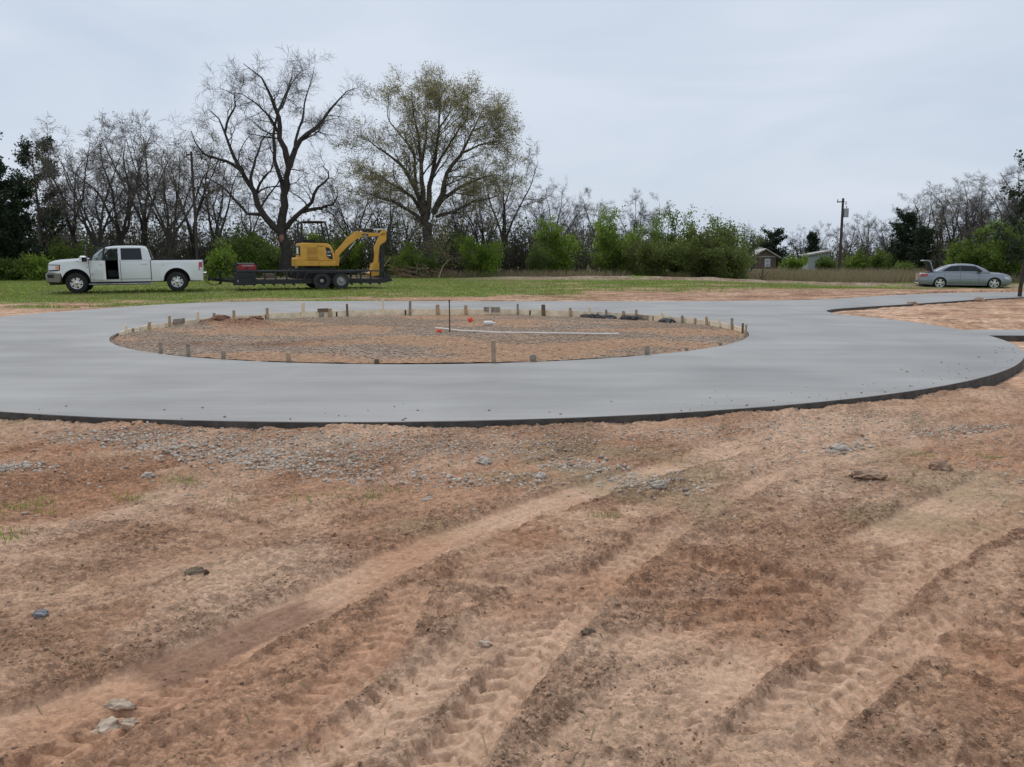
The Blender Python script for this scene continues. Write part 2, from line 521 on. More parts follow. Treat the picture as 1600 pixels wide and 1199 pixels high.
# ---- tracks pressed into the near soil: path in plan, width, depth, tread pitch, tread height, skew, smoothness
def plan(pp):
    q = np.array([P(u, v, -0.08)[:2] for u, v in pp])
    t = np.linspace(0, len(q) - 1, (len(q) - 1) * 10 + 1)
    return np.stack([np.interp(t, range(len(q)), q[:, 0]), np.interp(t, range(len(q)), q[:, 1])], 1)

TRACKS = [
    (plan([(-120, 1190), (190, 1075), (400, 985), (600, 890), (800, 805), (980, 745), (1150, 700)]), 0.30, 0.022, 0, 0, 0, 1.0),
    (plan([(60, 1190), (230, 1105), (370, 1045), (560, 985), (720, 940)]), 0.17, 0.020, 0.075, 0.016, 0.25, 0.8),
    (plan([(600, 1330), (740, 1130), (850, 1000), (950, 895), (1060, 815), (1200, 745)]), 0.20, 0.024, 0.085, 0.014, 0.35, 0.9),
    (plan([(300, 1330), (560, 1150), (690, 1050), (790, 970), (870, 905)]), 0.24, 0.018, 0.10, 0.013, -0.3, 0.75),
    (plan([(830, 1330), (1050, 1080), (1280, 905), (1600, 745), (1900, 650)]), 0.42, 0.016, 0, 0, 0, 0.9),
    (plan([(960, 845), (1130, 885), (1300, 912), (1480, 945), (1700, 990)]), 0.16, 0.035, 0.07, 0.012, 0.2, 0.6),
    (plan([(1040, 925), (1230, 940), (1420, 960), (1640, 1000)]), 0.14, 0.012, 0.06, 0.012, 0.2, 0.6),
    (plan([(1060, 1300), (1270, 1100), (1420, 980), (1600, 870), (1800, 780)]), 0.26, 0.022, 0.095, 0.014, 0.4, 0.8),
    (plan([(900, 1130), (1130, 1165), (1320, 1195), (1560, 1215)]), 0.16, 0.028, 0, 0, 0, 0.5),
    (plan([(-150, 985), (200, 905), (480, 815), (700, 755), (900, 715)]), 0.26, 0.012, 0.09, 0.008, 0.2, 0.6),
    (plan([(-100, 845), (200, 800), (420, 840), (640, 815)]), 0.22, 0.010, 0, 0, 0, 0.3),
    (plan([(1000, 800), (1250, 735), (1500, 685), (1800, 640)]), 0.26, 0.012, 0.09, 0.010, 0.3, 0.7),
    (plan([(700, 905), (880, 925), (1060, 935), (1260, 925)]), 0.12, 0.026, 0, 0, 0, 0.4),
    (plan([(1000, 1010), (1180, 985), (1380, 1000), (1640, 1060)]), 0.24, 0.012, 0.075, 0.013, 0.3, 0.8),
    (plan([(860, 800), (1040, 840), (1240, 850), (1500, 880)]), 0.20, 0.010, 0.07, 0.011, 0.3, 0.7),
    (plan([(380, 1180), (520, 1080), (600, 1000), (640, 930)]), 0.18, 0.012, 0.08, 0.012, 0.3, 0.7),
    (plan([(1280, 1010), (1430, 880), (1600, 800), (1800, 730)]), 0.22, 0.014, 0.085, 0.012, 0.3, 0.7),
]

def track_fields(x, y):
    h = np.zeros_like(x)
    comp = np.zeros_like(x)
    bmask = np.zeros_like(x)
    for ti, (q, wd, dep, pitch, lug, skew, sm) in enumerate(TRACKS):
        best = np.full(x.shape, 9.0); sgn = np.zeros_like(x); al = np.zeros_like(x)
        s0 = 0.0
        m = (x > q[:, 0].min() - 0.5) & (x < q[:, 0].max() + 0.5) & (y > q[:, 1].min() - 0.5) & (y < q[:, 1].max() + 0.5)
        if not m.any():
            continue
        xm, ym = x[m], y[m]
        b_, g_, a_ = best[m], sgn[m], al[m]
        for i in range(len(q) - 1):
            d = q[i + 1] - q[i]
            L = np.hypot(*d)
            t = np.clip(((xm - q[i, 0]) * d[0] + (ym - q[i, 1]) * d[1]) / L ** 2, 0, 1)
            dx, dy = xm - q[i, 0] - t * d[0], ym - q[i, 1] - t * d[1]
            dd = np.hypot(dx, dy)
            c = dd < b_
            b_ = np.where(c, dd, b_)
            g_ = np.where(c, np.sign(d[0] * dy - d[1] * dx), g_)
            a_ = np.where(c, s0 + t * L, a_)
            s0 += L
        off = b_ * g_
        jit = 0.05 * (fbm(xm * 5, ym * 5, 3, 40 + ti) - 0.5)
        e = np.abs(off + jit)
        pres = 0.35 + 0.65 * sstep(0.36, 0.56, fbm(a_ * 0.9 + ti * 7, off * 2, 2, 60 + ti))       # pressed unevenly along its length
        ins = (1 - sstep(wd / 2 - 0.02, wd / 2 + 0.015, e)) * pres
        hh = -dep * ins
        if pitch:
            ph = (a_ + np.abs(off) * skew * 2 + jit * 0.5) / pitch
            f = ph - np.floor(ph)
            bar = sstep(0.10, 0.17, f) * (1 - sstep(0.60, 0.67, f))
            half = sstep(0.006, 0.02, np.abs(off))
            hh = hh - 1.2 * lug * bar * half * ins * (0.5 + fbm(xm * 9, ym * 9, 2, 70 + ti))
        else:
            hh = hh + 0.005 * ins * (vnoise(off * 55, a_ * 0.7, ti) - 0.5) * 2
        berm = np.exp(-((e - wd / 2 - 0.03) / 0.026) ** 2) * dep * 0.45 * (0.15 + 1.6 * fbm(xm * 9, ym * 9, 3, 80 + ti) ** 2) * pres
        h[m] = h[m] * (1 - ins * 0.8) + (hh + berm) * 1.0
        comp[m] = np.maximum(comp[m] * (1 - 0.5 * ins), ins * sm)
        bmask[m] = np.maximum(bmask[m] * (1 - ins), np.exp(-((e - wd / 2 - 0.035) / 0.035) ** 2) * pres)
    return h, comp, bmask

def near_ground():
    ny, nx = 540, 900
    s = np.linspace(0, 1, ny)
    ys = 1.6 * (9.2 / 1.6) ** s
    us = np.linspace(-1, 1, nx)
    U, Y = np.meshgrid(us, ys)
    X = U * (0.70 * Y + 1.9)
    X = X + (np.random.default_rng(1).random(X.shape) - 0.5) * 0.004
    h, comp, berm = track_fields(X, Y)
    wx, wy = X + 0.25 * (fbm(X * 1.5, Y * 1.5, 3, 11) - 0.5), Y + 0.25 * (fbm(X * 1.5, Y * 1.5, 3, 12) - 0.5)
    ca, sa = math.cos(R(50)), math.sin(R(50))                  # machines drove along this line: the soil is smeared with it
    al, ac = wx * ca + wy * sa, -wx * sa + wy * ca
    big = fbm(wx * 0.9, wy * 0.9, 4, 1)
    rough = sstep(0.46, 0.66, fbm(al * 1.1, ac * 1.9, 6, 20, .62)) * (1 - 0.9 * comp)            # crumbly, loose soil
    rough = np.clip(rough + berm * sstep(.35, .55, fbm(wx * 5, wy * 5, 3, 23)), 0, 1)
    n_mid = fbm(al * 3.5, ac * 8, 5, 5) - 0.5
    bil = np.abs(fbm(wx * 18, wy * 18, 4, 6, 0.6) - 0.5) * 2
    rid = 1 - np.abs(fbm(al * 10, ac * 22, 4, 7, 0.6) - 0.5) * 4
    crumb = np.clip(fbm(X * 60, Y * 60, 3, 8, 0.65) - 0.42, 0, 1)
    z = base_z(X, Y) + 0.04 * (big - 0.5) + 0.012 * n_mid * (1 - 0.6 * comp) + h
    z += rough * (0.010 * (bil - 0.35) + 0.024 * (crumb - .06)) + (0.010 * crumb + 0.006 * np.clip(rid, 0, 1)) * (1 - comp)
    # curled, broken crust plates where the clay dried smooth
    cr = fbm(al * 2.2, ac * 4.5, 6, 30)
    plate = sstep(0.50, 0.508, cr) * (1 - rough)
    z += 0.014 * plate * (1 - comp)
    def flakes(n, k, w):
        q = n * k
        f = q - np.floor(q)
        return (np.floor(q) + sstep(0, w, f)) / k, sstep(0, w, f) * (1 - sstep(w, w * 3, f))
    t1_, e1 = flakes(fbm(al * 3.2, ac * 7.5, 6, 33, 0.55), 14, .14)
    t2_, e2 = flakes(fbm(wx * 9, wy * 11, 5, 36, 0.6), 9, .2)
    sh = (1 - 0.75 * comp)
    z += sh * (0.045 * (t1_ - 0.5) + 0.024 * (t2_ - 0.5))
    # drying cracks
    ck = np.abs(fbm(wx * 2.6, wy * 3.4, 6, 38, 0.55) - 0.5)
    crack = (1 - sstep(.002, .008, ck)) * sstep(.45, .6, fbm(wx * 1.1, wy * 1.1, 3, 39))
    z -= 0.014 * crack + 0.008 * (1 - sstep(.001, .006, np.abs(fbm(al * 5, ac * 9, 5, 41, .55) - .5))) * sh
    # the soil runs down under the slab's edge
    ins = np.hypot(X - OC[0], Y - OC[1])
    z += 0.045 * np.exp(-((ins - ROUT) / 0.10) ** 2) * (fbm(X * 2.5, Y * 2.5, 4, 44) - 0.28) * 1.6
    z = np.where(ins < ROUT + 0.0, np.minimum(z, -0.09), z)
    # colours
    c = lerp(MID[None, None], PALE[None, None], sstep(0.38, 0.66, fbm(al * 0.7, ac * 1.4, 5, 50)))
    c = lerp(c, PALE[None, None] * 1.08, 0.8 * plate * (0.5 + 0.5 * comp))
    c = lerp(c, PALE[None, None] * 1.0, 0.58 * comp)
    c = lerp(c, RED[None, None], 0.5 * sstep(0.52, 0.68, fbm(al * 0.6, ac * 1.1, 4, 55)))
    c = lerp(c, DARK[None, None] * 1.2, 0.46 * rough * sstep(0.15, 0.6, bil + crumb))
    c = lerp(c, DARK[None, None] * 1.3, 0.40 * sstep(0.5, 0.75, fbm(al * 3, ac * 9, 5, 58)) * (1 - comp))
    c = lerp(c, STRAW[None, None] * np.array([1.2, 1.1, 1.3]), 0.55 * sstep(0.58, 0.74, fbm(wx * 1.2, wy * 1.4, 4, 57)) * sstep(3.2, 4.5, Y))
    # the smooth wet smear left of centre
    q = TRACKS[0][0]
    a, b = P(205, 1065, -0.08)[:2], P(505, 935, -0.08)[:2]
    d = b - a; L = np.hypot(*d)
    t = ((X - a[0]) * d[0] + (Y - a[1]) * d[1]) / L ** 2
    o = ((X - a[0]) * d[1] - (Y - a[1]) * d[0]) / L
    sm = sstep(0, .12, t) * (1 - sstep(.85, 1.05, t)) * (1 - sstep(0.10, 0.135, np.abs(o + 0.05 * (fbm(X * 6, Y * 6, 3, 90) - .5))))
    c = lerp(c, np.array([0.245, 0.140, 0.092])[None, None], 0.85 * sm)
    idx = np.arange(ny * nx).reshape(ny, nx)
    F = np.stack([idx[:-1, :-1], idx[:-1, 1:], idx[1:, 1:], idx[1:, :-1]], -1).reshape(-1, 4)
    V = np.stack([X, Y, z], -1).reshape(-1, 3)
    me = mesh_from('dirt_ground', V, [F], [M['soil_near']], smooth=True, col=np.concatenate([c, np.clip(0.46 + 0.54 * rough * (1 - comp) + 0.34 * (1 - rough) * (1 - comp), 0, 1)[..., None]], -1).reshape(-1, 4))
    o = link('dirt_ground', me)
    tag(o, kind='structure')
    return X, Y, z, rough, comp
NG = near_ground()

def near_z(x, y):
    X, Y, Z = NG[0], NG[1], NG[2]
    ny, nx = Z.shape
    i = np.clip(np.round(np.log(np.asarray(y) / 1.6) / np.log(9.2 / 1.6) * (ny - 1)).astype(int), 0, ny - 1)
    u = np.asarray(x) / (0.70 * Y[i, 0] + 1.9)
    j = np.clip(np.round((u + 1) / 2 * (nx - 1)).astype(int), 0, nx - 1)
    return Z[i, j], NG[3][i, j], NG[4][i, j]

def field_color(X, Y):
    n = fbm(X * 0.35, Y * 0.8, 5, 100)
    n2 = fbm(X * 1.1, Y * 2.2, 4, 101)
    n3 = fbm(X * 0.12, Y * 0.3, 4, 103)
    g = lerp(np.broadcast_to(GRN, X.shape + (3,)), STRAW * 0.85, sstep(0.42, 0.7, n2) * 0.4)
    c = np.broadcast_to(MID * 0.9, X.shape + (3,)).copy()
    c = lerp(c, PALE * 0.85, sstep(0.4, 0.65, n2))
    c = lerp(c, DARK * 1.1, sstep(0.5, 0.68, fbm(X * 0.9, Y * 2.4, 4, 105)))
    # where the grass starts behind the drive: close behind on the left, farther on the right
    edge = np.interp(X, [-40, -14, -9, -3, 2, 6, 10, 14, 20, 26, 40], [25.5, 27.2, 29.4, 31.0, 32.5, 35.0, 37.5, 39, 40, 40, 40])
    gm = sstep(-1.4, 1.6, Y - edge + (n2 - 0.5) * 9 + (n - 0.5) * 10)
    gm = gm * (1 - 0.75 * sstep(-2, 4, X) * sstep(0.52, 0.66, n) * (1 - sstep(44, 47, Y)))
    c = lerp(c, g, gm * (0.35 + 0.65 * sstep(0.3, 0.5, n2 + 0.5 * (n3 - 0.3))))
    # bare graded strip in front of the thicket
    be = 51.5 - 0.05 * X + 2.0 * (n3 - 0.5)
    bm_ = np.exp(-((Y - be) / 1.15) ** 2) * sstep(-6, 2, X) * sstep(0.38, 0.5, n + 0.12)
    c = lerp(c, lerp(np.array([0.24, 0.165, 0.115]) * np.ones_like(c), np.array([0.33, 0.25, 0.18]), sstep(.4, .6, n2)), np.clip(bm_ * 1.2, 0, 1))
    far = sstep(53.5, 57, Y - (n - .5) * 3)
    c = lerp(c, lerp(STRAW * np.ones_like(c) * 0.75, np.array([0.06, 0.07, 0.03]), sstep(0.4, 0.6, n2)), far)
    return c, gm * (1 - far) * (1 - np.clip(bm_ * 1.4, 0, 1))

def mid_ground():
    xs = np.concatenate([np.linspace(-60, -20, 70)[:-1], np.linspace(-20, 32, 260)[:-1], np.linspace(32, 70, 60)])
    ys = np.concatenate([np.linspace(-6, 7.5, 20)[:-1], np.linspace(7.5, 36, 120)[:-1], np.linspace(36, 62, 90)[:-1], np.linspace(62, 130, 50)])
    X, Y = np.meshgrid(xs, ys)
    z = base_z(X, Y) + 0.05 * (fbm(X * 0.8, Y * 0.8, 5, 110) - 0.5)
    n3 = fbm(X * 0.12, Y * 0.3, 4, 103)
    be = 51.5 - 0.05 * X + 2.0 * (n3 - 0.5)
    z += 0.17 * np.exp(-((Y - be - 0.6) / 1.3) ** 2) * sstep(-6, 2, X) * (0.4 + 1.2 * fbm(X * 0.5, Y * 0.5, 3, 112))
    # churned spoil along the back of the drive and heaped in the corner by the road
    edge = np.interp(X, [-40, -14, -9, -3, 2, 6, 10, 14, 20, 40], [25.5, 27.0, 28.9, 29.2, 29.4, 31.0, 33.5, 35.5, 37, 38])
    z += 0.07 * np.exp(-((Y - edge) / 1.4) ** 2) * fbm(X * 2, Y * 2, 4, 115)
    pad = sstep(8.0, 10.0, X) * (1 - sstep(14, 26, X)) * np.exp(-((Y - 19.6) / 2.2) ** 2)
    z += pad * 0.10 * (0.4 + 1.4 * (fbm(X * 1.2, Y * 1.2, 4, 117) - 0.3))
    ins = inside(OUTL, X, Y)
    z = np.where(ins, np.minimum(z, -0.16), z)
    isl = np.hypot(X - RC[0], Y - RC[1]) < RIN + 0.5
    z = np.where(isl, -0.4, z)
    nearp = (Y > 1.45) & (Y < 8.8) & (np.abs(X) < 0.70 * Y + 1.7)
    z = np.where(nearp, z - 0.16, z)
    c, _ = field_color(X, Y)
    dirt = lerp(MID * np.ones(X.shape + (3,)), PALE * 1.02, sstep(0.3, 0.6, fbm(X * 1.1, Y * 1.6, 5, 120)))
    dirt = lerp(dirt, DARK, 0.7 * sstep(0.5, 0.7, fbm(X * 2.2, Y * 2.6, 5, 122)))
    c = lerp(c, dirt, 1 - sstep(22, 26, Y - 0.35 * np.clip(X - 6, 0, 20)))
    idx = np.arange(z.size).reshape(z.shape)
    F = np.stack([idx[:-1, :-1], idx[:-1, 1:], idx[1:, 1:], idx[1:, :-1]], -1).reshape(-1, 4)
    me = mesh_from('field_ground', np.stack([X, Y, z], -1).reshape(-1, 3), [F], [M['soil_mid']], smooth=True, col=c.reshape(-1, 3))
    tag(link('field_ground', me), kind='structure')
mid_ground()

def far_ground():
    xs = np.array([-1500, -600, -200, -60, 0, 70, 200, 600, 1500.]); ys = np.array([-800, -200, -5.5, 60, 129, 300, 800, 2000.])
    X, Y = np.meshgrid(xs, ys)
    z = base_z(X, Y) - np.where((X > -61) & (X < 71) & (Y < 128) & (Y > -6), 0.6, 0.02)
    idx = np.arange(z.size).reshape(z.shape)
    F = np.stack([idx[:-1, :-1], idx[:-1, 1:], idx[1:, 1:], idx[1:, :-1]], -1).reshape(-1, 4)
    c = np.ones((z.size, 3)) * np.array([0.09, 0.10, 0.045])
    tag(link('far_ground', mesh_from('far_ground', np.stack([X, Y, z], -1).reshape(-1, 3), [F], [M['soil_mid']], col=c)), kind='structure')
far_ground()

def island():
    n = 230
    g = np.linspace(-RIN - 0.02, RIN + 0.02, n)
    X, Y = np.meshgrid(g, g)
    wx, wy = X + RC[0], Y + RC[1]
    z = -0.070 - 0.085 * Y / RIN + 0.035 * (fbm(wx * 1.2, wy * 1.2, 4, 130) - 0.5) + 0.025 * (fbm(wx * 7, wy * 7, 4, 132) - 0.5)
    # bare spoil heaps
    for (u, v, hgt, r) in [(330, 511, 0.13, 0.33), (352, 513, 0.08, 0.38), (385, 511, 0.09, 0.45), (410, 510, 0.06, 0.4), (790, 487, 0.07, 0.7)]:
        p = P(u, v, -0.1)
        z += hgt * np.exp(-(((wx - p[0]) / r) ** 2 + ((wy - p[1]) / (r * 1.2)) ** 2)) * (0.4 + 1.2 * fbm(wx * 6, wy * 6, 4, 135))
    z = np.minimum(z, -0.012)  if False else z
    n1 = fbm(wx * 0.5, wy * 0.5, 4, 140)
    gravel = lerp(np.ones(X.shape + (3,)) * np.array([0.31, 0.218, 0.152]), np.array([0.34, 0.26, 0.20]), sstep(0.35, 0.6, n1))
    c = gravel
    bare = sstep(0.5, 0.62, fbm(wx * 0.55 + 4, wy * 0.9, 4, 145) + 0.20 * np.exp(-(((wx - 1.6) / 1.9) ** 2 + ((wy - 13.2) / 1.3) ** 2)) + 0.16 * sstep(3.2, 5.5, np.hypot(X, Y * 0.9)) * sstep(-1.0, 2.0, -np.abs(X) + 2.5 + np.abs(X) * 0.6))
    c = lerp(c, np.array([0.40, 0.24, 0.145]), 0.85 * bare)
    for (u, v, rr_) in [(330, 511, .45), (385, 511, .6), (300, 545, .5), (430, 545, .6), (790, 487, .8)]:
        p = P(u, v, -0.1)
        c = lerp(c, np.array([0.18, 0.088, 0.055]), 0.8 * np.exp(-(((wx - p[0]) / rr_) ** 2 + ((wy - p[1]) / rr_) ** 2)))
    p = P(430, 500, -0.1)
    c = lerp(c, np.array([0.19, 0.17, 0.075]), 0.6 * np.exp(-(((wx - p[0]) / .9) ** 2 + ((wy - p[1]) / .7) ** 2)))
    rad = np.hypot(X, Y)
    k = np.where(rad > RIN, RIN / np.maximum(rad, 1e-6), 1)
    idx = np.arange(n * n).reshape(n, n)
    keep = (rad < RIN + 0.05)
    F = np.stack([idx[:-1, :-1], idx[:-1, 1:], idx[1:, 1:], idx[1:, :-1]], -1).reshape(-1, 4)
    F = F[keep.ravel()[F].all(1)]
    V = np.stack([wx, wy, z], -1)
    V[..., 0] = RC[0] + X * k
    V[..., 1] = RC[1] + Y * k
    me = mesh_from('island_ground', V.reshape(-1, 3), [F], [M['soil_island']], smooth=True, col=c.reshape(-1, 3))
    tag(link('island_ground', me), kind='structure')
    return g, z, bare
ISL = island()
def isl_z(x, y):
    g, z, _ = ISL
    i = np.clip(np.round((np.asarray(y) - RC[1] - g[0]) / (g[1] - g[0])).astype(int), 0, len(g) - 1)
    j = np.clip(np.round((np.asarray(x) - RC[0] - g[0]) / (g[1] - g[0])).astype(int), 0, len(g) - 1)
    return z[i, j]

def slab():
    bm = bmesh.new()
    a = np.linspace(0, 2 * math.pi, 161)[:-1]
    inner = np.stack([RC[0] + RIN * np.cos(a), RC[1] + RIN * np.sin(a)], 1)
    loops = []
    for L in (OUTL, inner):
        vv = [bm.verts.new((p[0], p[1], 0)) for p in L]
        ee = [bm.edges.new((vv[i], vv[(i + 1) % len(vv)])) for i in range(len(vv))]
        loops.append((vv, ee))
    bmesh.ops.triangle_fill(bm, use_beauty=True, use_dissolve=False, edges=loops[0][1] + loops[1][1])
    for f in bm.faces:
        if f.normal.z < 0:
            f.normal_flip()
        f.material_index = 0
    rr = np.random.default_rng(5)
    for vv, ee in loops:
        n = len(vv)
        mids = [bm.verts.new((v.co.x, v.co.y, -0.004 - 0.004 * rr.random())) for v in vv]
        low = [bm.verts.new((v.co.x, v.co.y, -0.22)) for v in vv]
        for i in range(n):
            j = (i + 1) % n
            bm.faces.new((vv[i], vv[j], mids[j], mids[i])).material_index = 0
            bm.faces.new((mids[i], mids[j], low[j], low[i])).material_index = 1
    me = bpy.data.meshes.new('concrete_drive')
    bm.to_mesh(me)
    bm.free()
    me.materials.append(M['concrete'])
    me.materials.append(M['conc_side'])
    tag(link('concrete_drive', me), kind='structure')
slab()

# ------------------------------------------------------------------ small mesh builders
class MB:
    """collects boxes, bars, tubes and lathes into one mesh"""
    def __init__(s):
        s.V, s.F4, s.F3, s.FN, s.n = [], [], [], [], 0
    def add(s, V, quads=(), tris=(), ngons=()):
        V = np.asarray(V, float).reshape(-1, 3)
        s.V.append(V)
        s.F4 += [[i + s.n for i in f] for f in quads]
        s.F3 += [[i + s.n for i in f] for f in tris]
        s.FN += [[i + s.n for i in f] for f in ngons]
        s.n += len(V)
        return s
    def box(s, x0, x1, y0, y1, z0, z1):
        V = [(x0, y0, z0), (x1, y0, z0), (x1, y1, z0), (x0, y1, z0), (x0, y0, z1), (x1, y0, z1), (x1, y1, z1), (x0, y1, z1)]
        return s.add(V, [(0, 3, 2, 1), (4, 5, 6, 7), (0, 1, 5, 4), (1, 2, 6, 5), (2, 3, 7, 6), (3, 0, 4, 7)])
    def bar(s, a, b, wd, ht):
        a, b = np.array(a, float), np.array(b, float)
        t = b - a; t /= np.linalg.norm(t)
        up = np.array([0, 0, 1.0]) if abs(t[2]) < 0.95 else np.array([1.0, 0, 0])
        sd_ = np.cross(t, up); sd_ /= np.linalg.norm(sd_)
        u2 = np.cross(sd_, t)
        V = []
        for p in (a, b):
            for (i, j) in ((-1, -1), (1, -1), (1, 1), (-1, 1)):
                V.append(p + sd_ * wd / 2 * i + u2 * ht / 2 * j)
        return s.add(V, [(3, 2, 1, 0), (4, 5, 6, 7), (0, 1, 5, 4), (1, 2, 6, 5), (2, 3, 7, 6), (3, 0, 4, 7)])
    def tube(s, pts, r, k=10, cap=True):
        pts = np.asarray(pts, float)
        rr = np.full(len(pts), r) if np.isscalar(r) else np.asarray(r, float)
        t = np.gradient(pts, axis=0)
        t /= np.linalg.norm(t, axis=1)[:, None]
        ref = np.array([0.13, 0.21, 0.97]) if abs(t[0][2]) < 0.8 else np.array([0.97, 0.2, 0.1])
        u = np.cross(t, ref); u /= np.linalg.norm(u, axis=1)[:, None]
        v = np.cross(t, u)
        a = np.linspace(0, 2 * math.pi, k + 1)[:-1]
        V = pts[:, None] + rr[:, None, None] * (np.cos(a)[None, :, None] * u[:, None] + np.sin(a)[None, :, None] * v[:, None])
        n = len(pts)
        Q = [(i * k + j, i * k + (j + 1) % k, (i + 1) * k + (j + 1) % k, (i + 1) * k + j) for i in range(n - 1) for j in range(k)]
        N = [list(range(k))[::-1], [(n - 1) * k + j for j in range(k)]] if cap else []
        return s.add(V, Q, ngons=N)
    def lathe_y(s, prof, c, k=28):
        """prof: (radius, y) around the y axis through c"""
        a = np.linspace(0, 2 * math.pi, k + 1)[:-1]
        V = [[(c[0] + r * math.cos(t), c[1] + y, c[2] + r * math.sin(t)) for t in a] for r, y in prof]
        n = len(prof)
        Q = [(i * k + j, i * k + (j + 1) % k, (i + 1) * k + (j + 1) % k, (i + 1) * k + j) for i in range(n - 1) for j in range(k)]
        return s.add(V, Q)
    def prism(s, poly, y0, y1, bev=0.0):
        """outline in (x, z) run from y0 to y1, rims chamfered"""
        poly = np.array(poly, float)
        n = len(poly)
        c = poly.mean(0)
        def off(d):
            e = np.roll(poly, -1, 0) - poly
            nrm = np.stack([e[:, 1], -e[:, 0]], 1); nrm /= np.linalg.norm(nrm, axis=1)[:, None] + 1e-9
            area = 0.5 * np.sum(poly[:, 0] * np.roll(poly[:, 1], -1) - np.roll(poly[:, 0], -1) * poly[:, 1])
            if area < 0: nrm = -nrm
            b = nrm + np.roll(nrm, 1, 0)
            b /= np.linalg.norm(b, axis=1)[:, None] + 1e-9
            return poly - b * d
        rings = [(y0, off(bev)), (y0 + bev, poly), (y1 - bev, poly), (y1, off(bev))] if bev else [(y0, poly), (y1, poly)]
        V = [[(p[0], y, p[1]) for p in q] for y, q in rings]
        m = len(rings)
        Q = [(i * n + j, i * n + (j + 1) % n, (i + 1) * n + (j + 1) % n, (i + 1) * n + j) for i in range(m - 1) for j in range(n)]
        return s.add(V, Q, ngons=[list(range(n)), [(m - 1) * n + j for j in range(n)][::-1]])
    def build(s, name, material, parent=None, smooth=None):
        me = bpy.data.meshes.new(name)
        me.from_pydata(np.concatenate(s.V).tolist(), [], s.F4 + s.F3 + s.FN)
        bm = bmesh.new(); bm.from_mesh(me)
        bmesh.ops.recalc_face_normals(bm, faces=bm.faces)
        bm.to_mesh(me); bm.free()
        me.materials.append(material)
        if smooth:
            me.polygons.foreach_set('use_smooth', np.ones(len(me.polygons), bool))
            me.set_sharp_from_angle(angle=R(smooth))
        me.update()
        return link(name, me, parent)

def copy_tree(o, parent=None):
    c = o.copy()
    COL.objects.link(c)
    c.parent = parent
    for ch in o.children:
        copy_tree(ch, c)
    return c

# ------------------------------------------------------------------ stakes, form boards and things on the island
def ring_hit(u, far=True, r=RIN):
    d = ray(u, 500)[:2]; d = d / np.linalg.norm(d)
    b = -2 * d @ RC
    c = RC @ RC - r * r
    disc = b * b - 4 * c
    if disc < 0:
        t = -b / 2
        p = d * t
        return RC + (p - RC) / np.linalg.norm(p - RC) * r
    s = math.sqrt(disc)
    return d * ((-b + s) / 2 if far else (-b - s) / 2)

def height_at(u, v, p):
    return D(u, v, p[1])[2]

def stake(u, v_top, far, wpx, m, label, pale=False, r=RIN - 0.055):
    p = ring_hit(u, far, r)
    zt = height_at(u, v_top, p)
    wd = max(0.03, wpx * p[1] / FPX)
    ang = math.atan2(p[1] - RC[1], p[0] - RC[0])
    b = MB()
    t = 0.019
    # a sawn board driven in: square body, pointed foot, mushroomed head
    h0, h1 = -0.32 , zt
    zg = -0.14
    body = [(-wd / 2, zg), (0, h0), (wd / 2, zg), (wd / 2 * 0.98, h1 - 0.012), (wd / 2 * 0.6, h1), (-wd / 2 * 0.75, h1 - 0.004), (-wd / 2, h1 - 0.016)]
    b.prism(body, -t, t, 0.002)
    o = b.build('wooden_stake', m)
    o.location = (p[0], p[1], 0)
    lean = 0.05 * (rng.random() - 0.5)
    o.rotation_euler = (lean, 0.06 * (rng.random() - 0.5), ang - math.pi / 2)
    return tag(o, label, 'stake', 'stakes holding the round form')

FAR = [(196, 508, 3), (207, 513, 3), (233, 503, 5), (265, 494, 4), (309, 487, 5), (335, 489, 4), (366, 485, 4), (418, 481, 4), (474, 473, 6),
       (503, 482, 7), (516, 482, 6), (543, 475, 3), (599, 468, 3.2), (641, 470, 4), (684, 476, 6), (728, 477, 5), (766, 478, 3.5), (809, 475, 3),
       (849, 476, 6), (891, 481, 4), (921, 480, 3.5), (947, 484, 3), (974, 486, 4.5), (994, 484, 4), (1035, 488, 4), (1066, 493, 4), (1086, 497, 4),
       (1104, 495, 5), (1124, 497.5, 4), (1144, 497, 6), (1161, 505, 4), (1172, 507, 5)]
for i, (u, v, wpx) in enumerate(FAR):
    m = [M['wood_stake'], M['wood_stake'], M['wood_grey'], M['wood_form']][(i * 7 + 3) % 4]
    if u in (849, 543, 1161): m = M['wood_dark']
    if u == 766: m = M['pvc']
    lab = 'white wooden stake between two grey form offcuts on the far edge of the island' if u == 766 else \
        ORD[i] + ' wooden stake from the left along the far form boards of the island'
    stake(u, v, True, wpx, m, lab)
NEAR = [(248, 535, 5), (291, 537, 5), (346, 548, 6), (448, 551, 7), (587, 561, 7), (771, 532, 7), (833, 554, 10), (1012, 540, 7), (1074, 543, 4), (1127, 535, 5)]
nlab = ['short pale stake on the near left edge of the island, leftmost', 'short grey stake second from the left on the near edge of the island',
        'short grey stake third from the left on the near edge of the island', 'brown square stake on the near left edge of the island',
        'short dark stake at the concrete edge left of the tall one', 'tallest brown stake, standing at the near edge of the island',
        'broad grey stake beside the tallest brown stake', 'grey stake on the near right edge of the island',
        'low worn stake stub right of the near grey stake', 'last low stake stub on the near right edge of the island']
for (u, v, wpx), lab in zip(NEAR, nlab):
    stake(u, v, False, wpx, {771: M['wood_stake'], 587: M['wood_dark'], 448: M['wood_stake']}.get(u, M['wood_grey']), lab, r=RIN - 0.035)

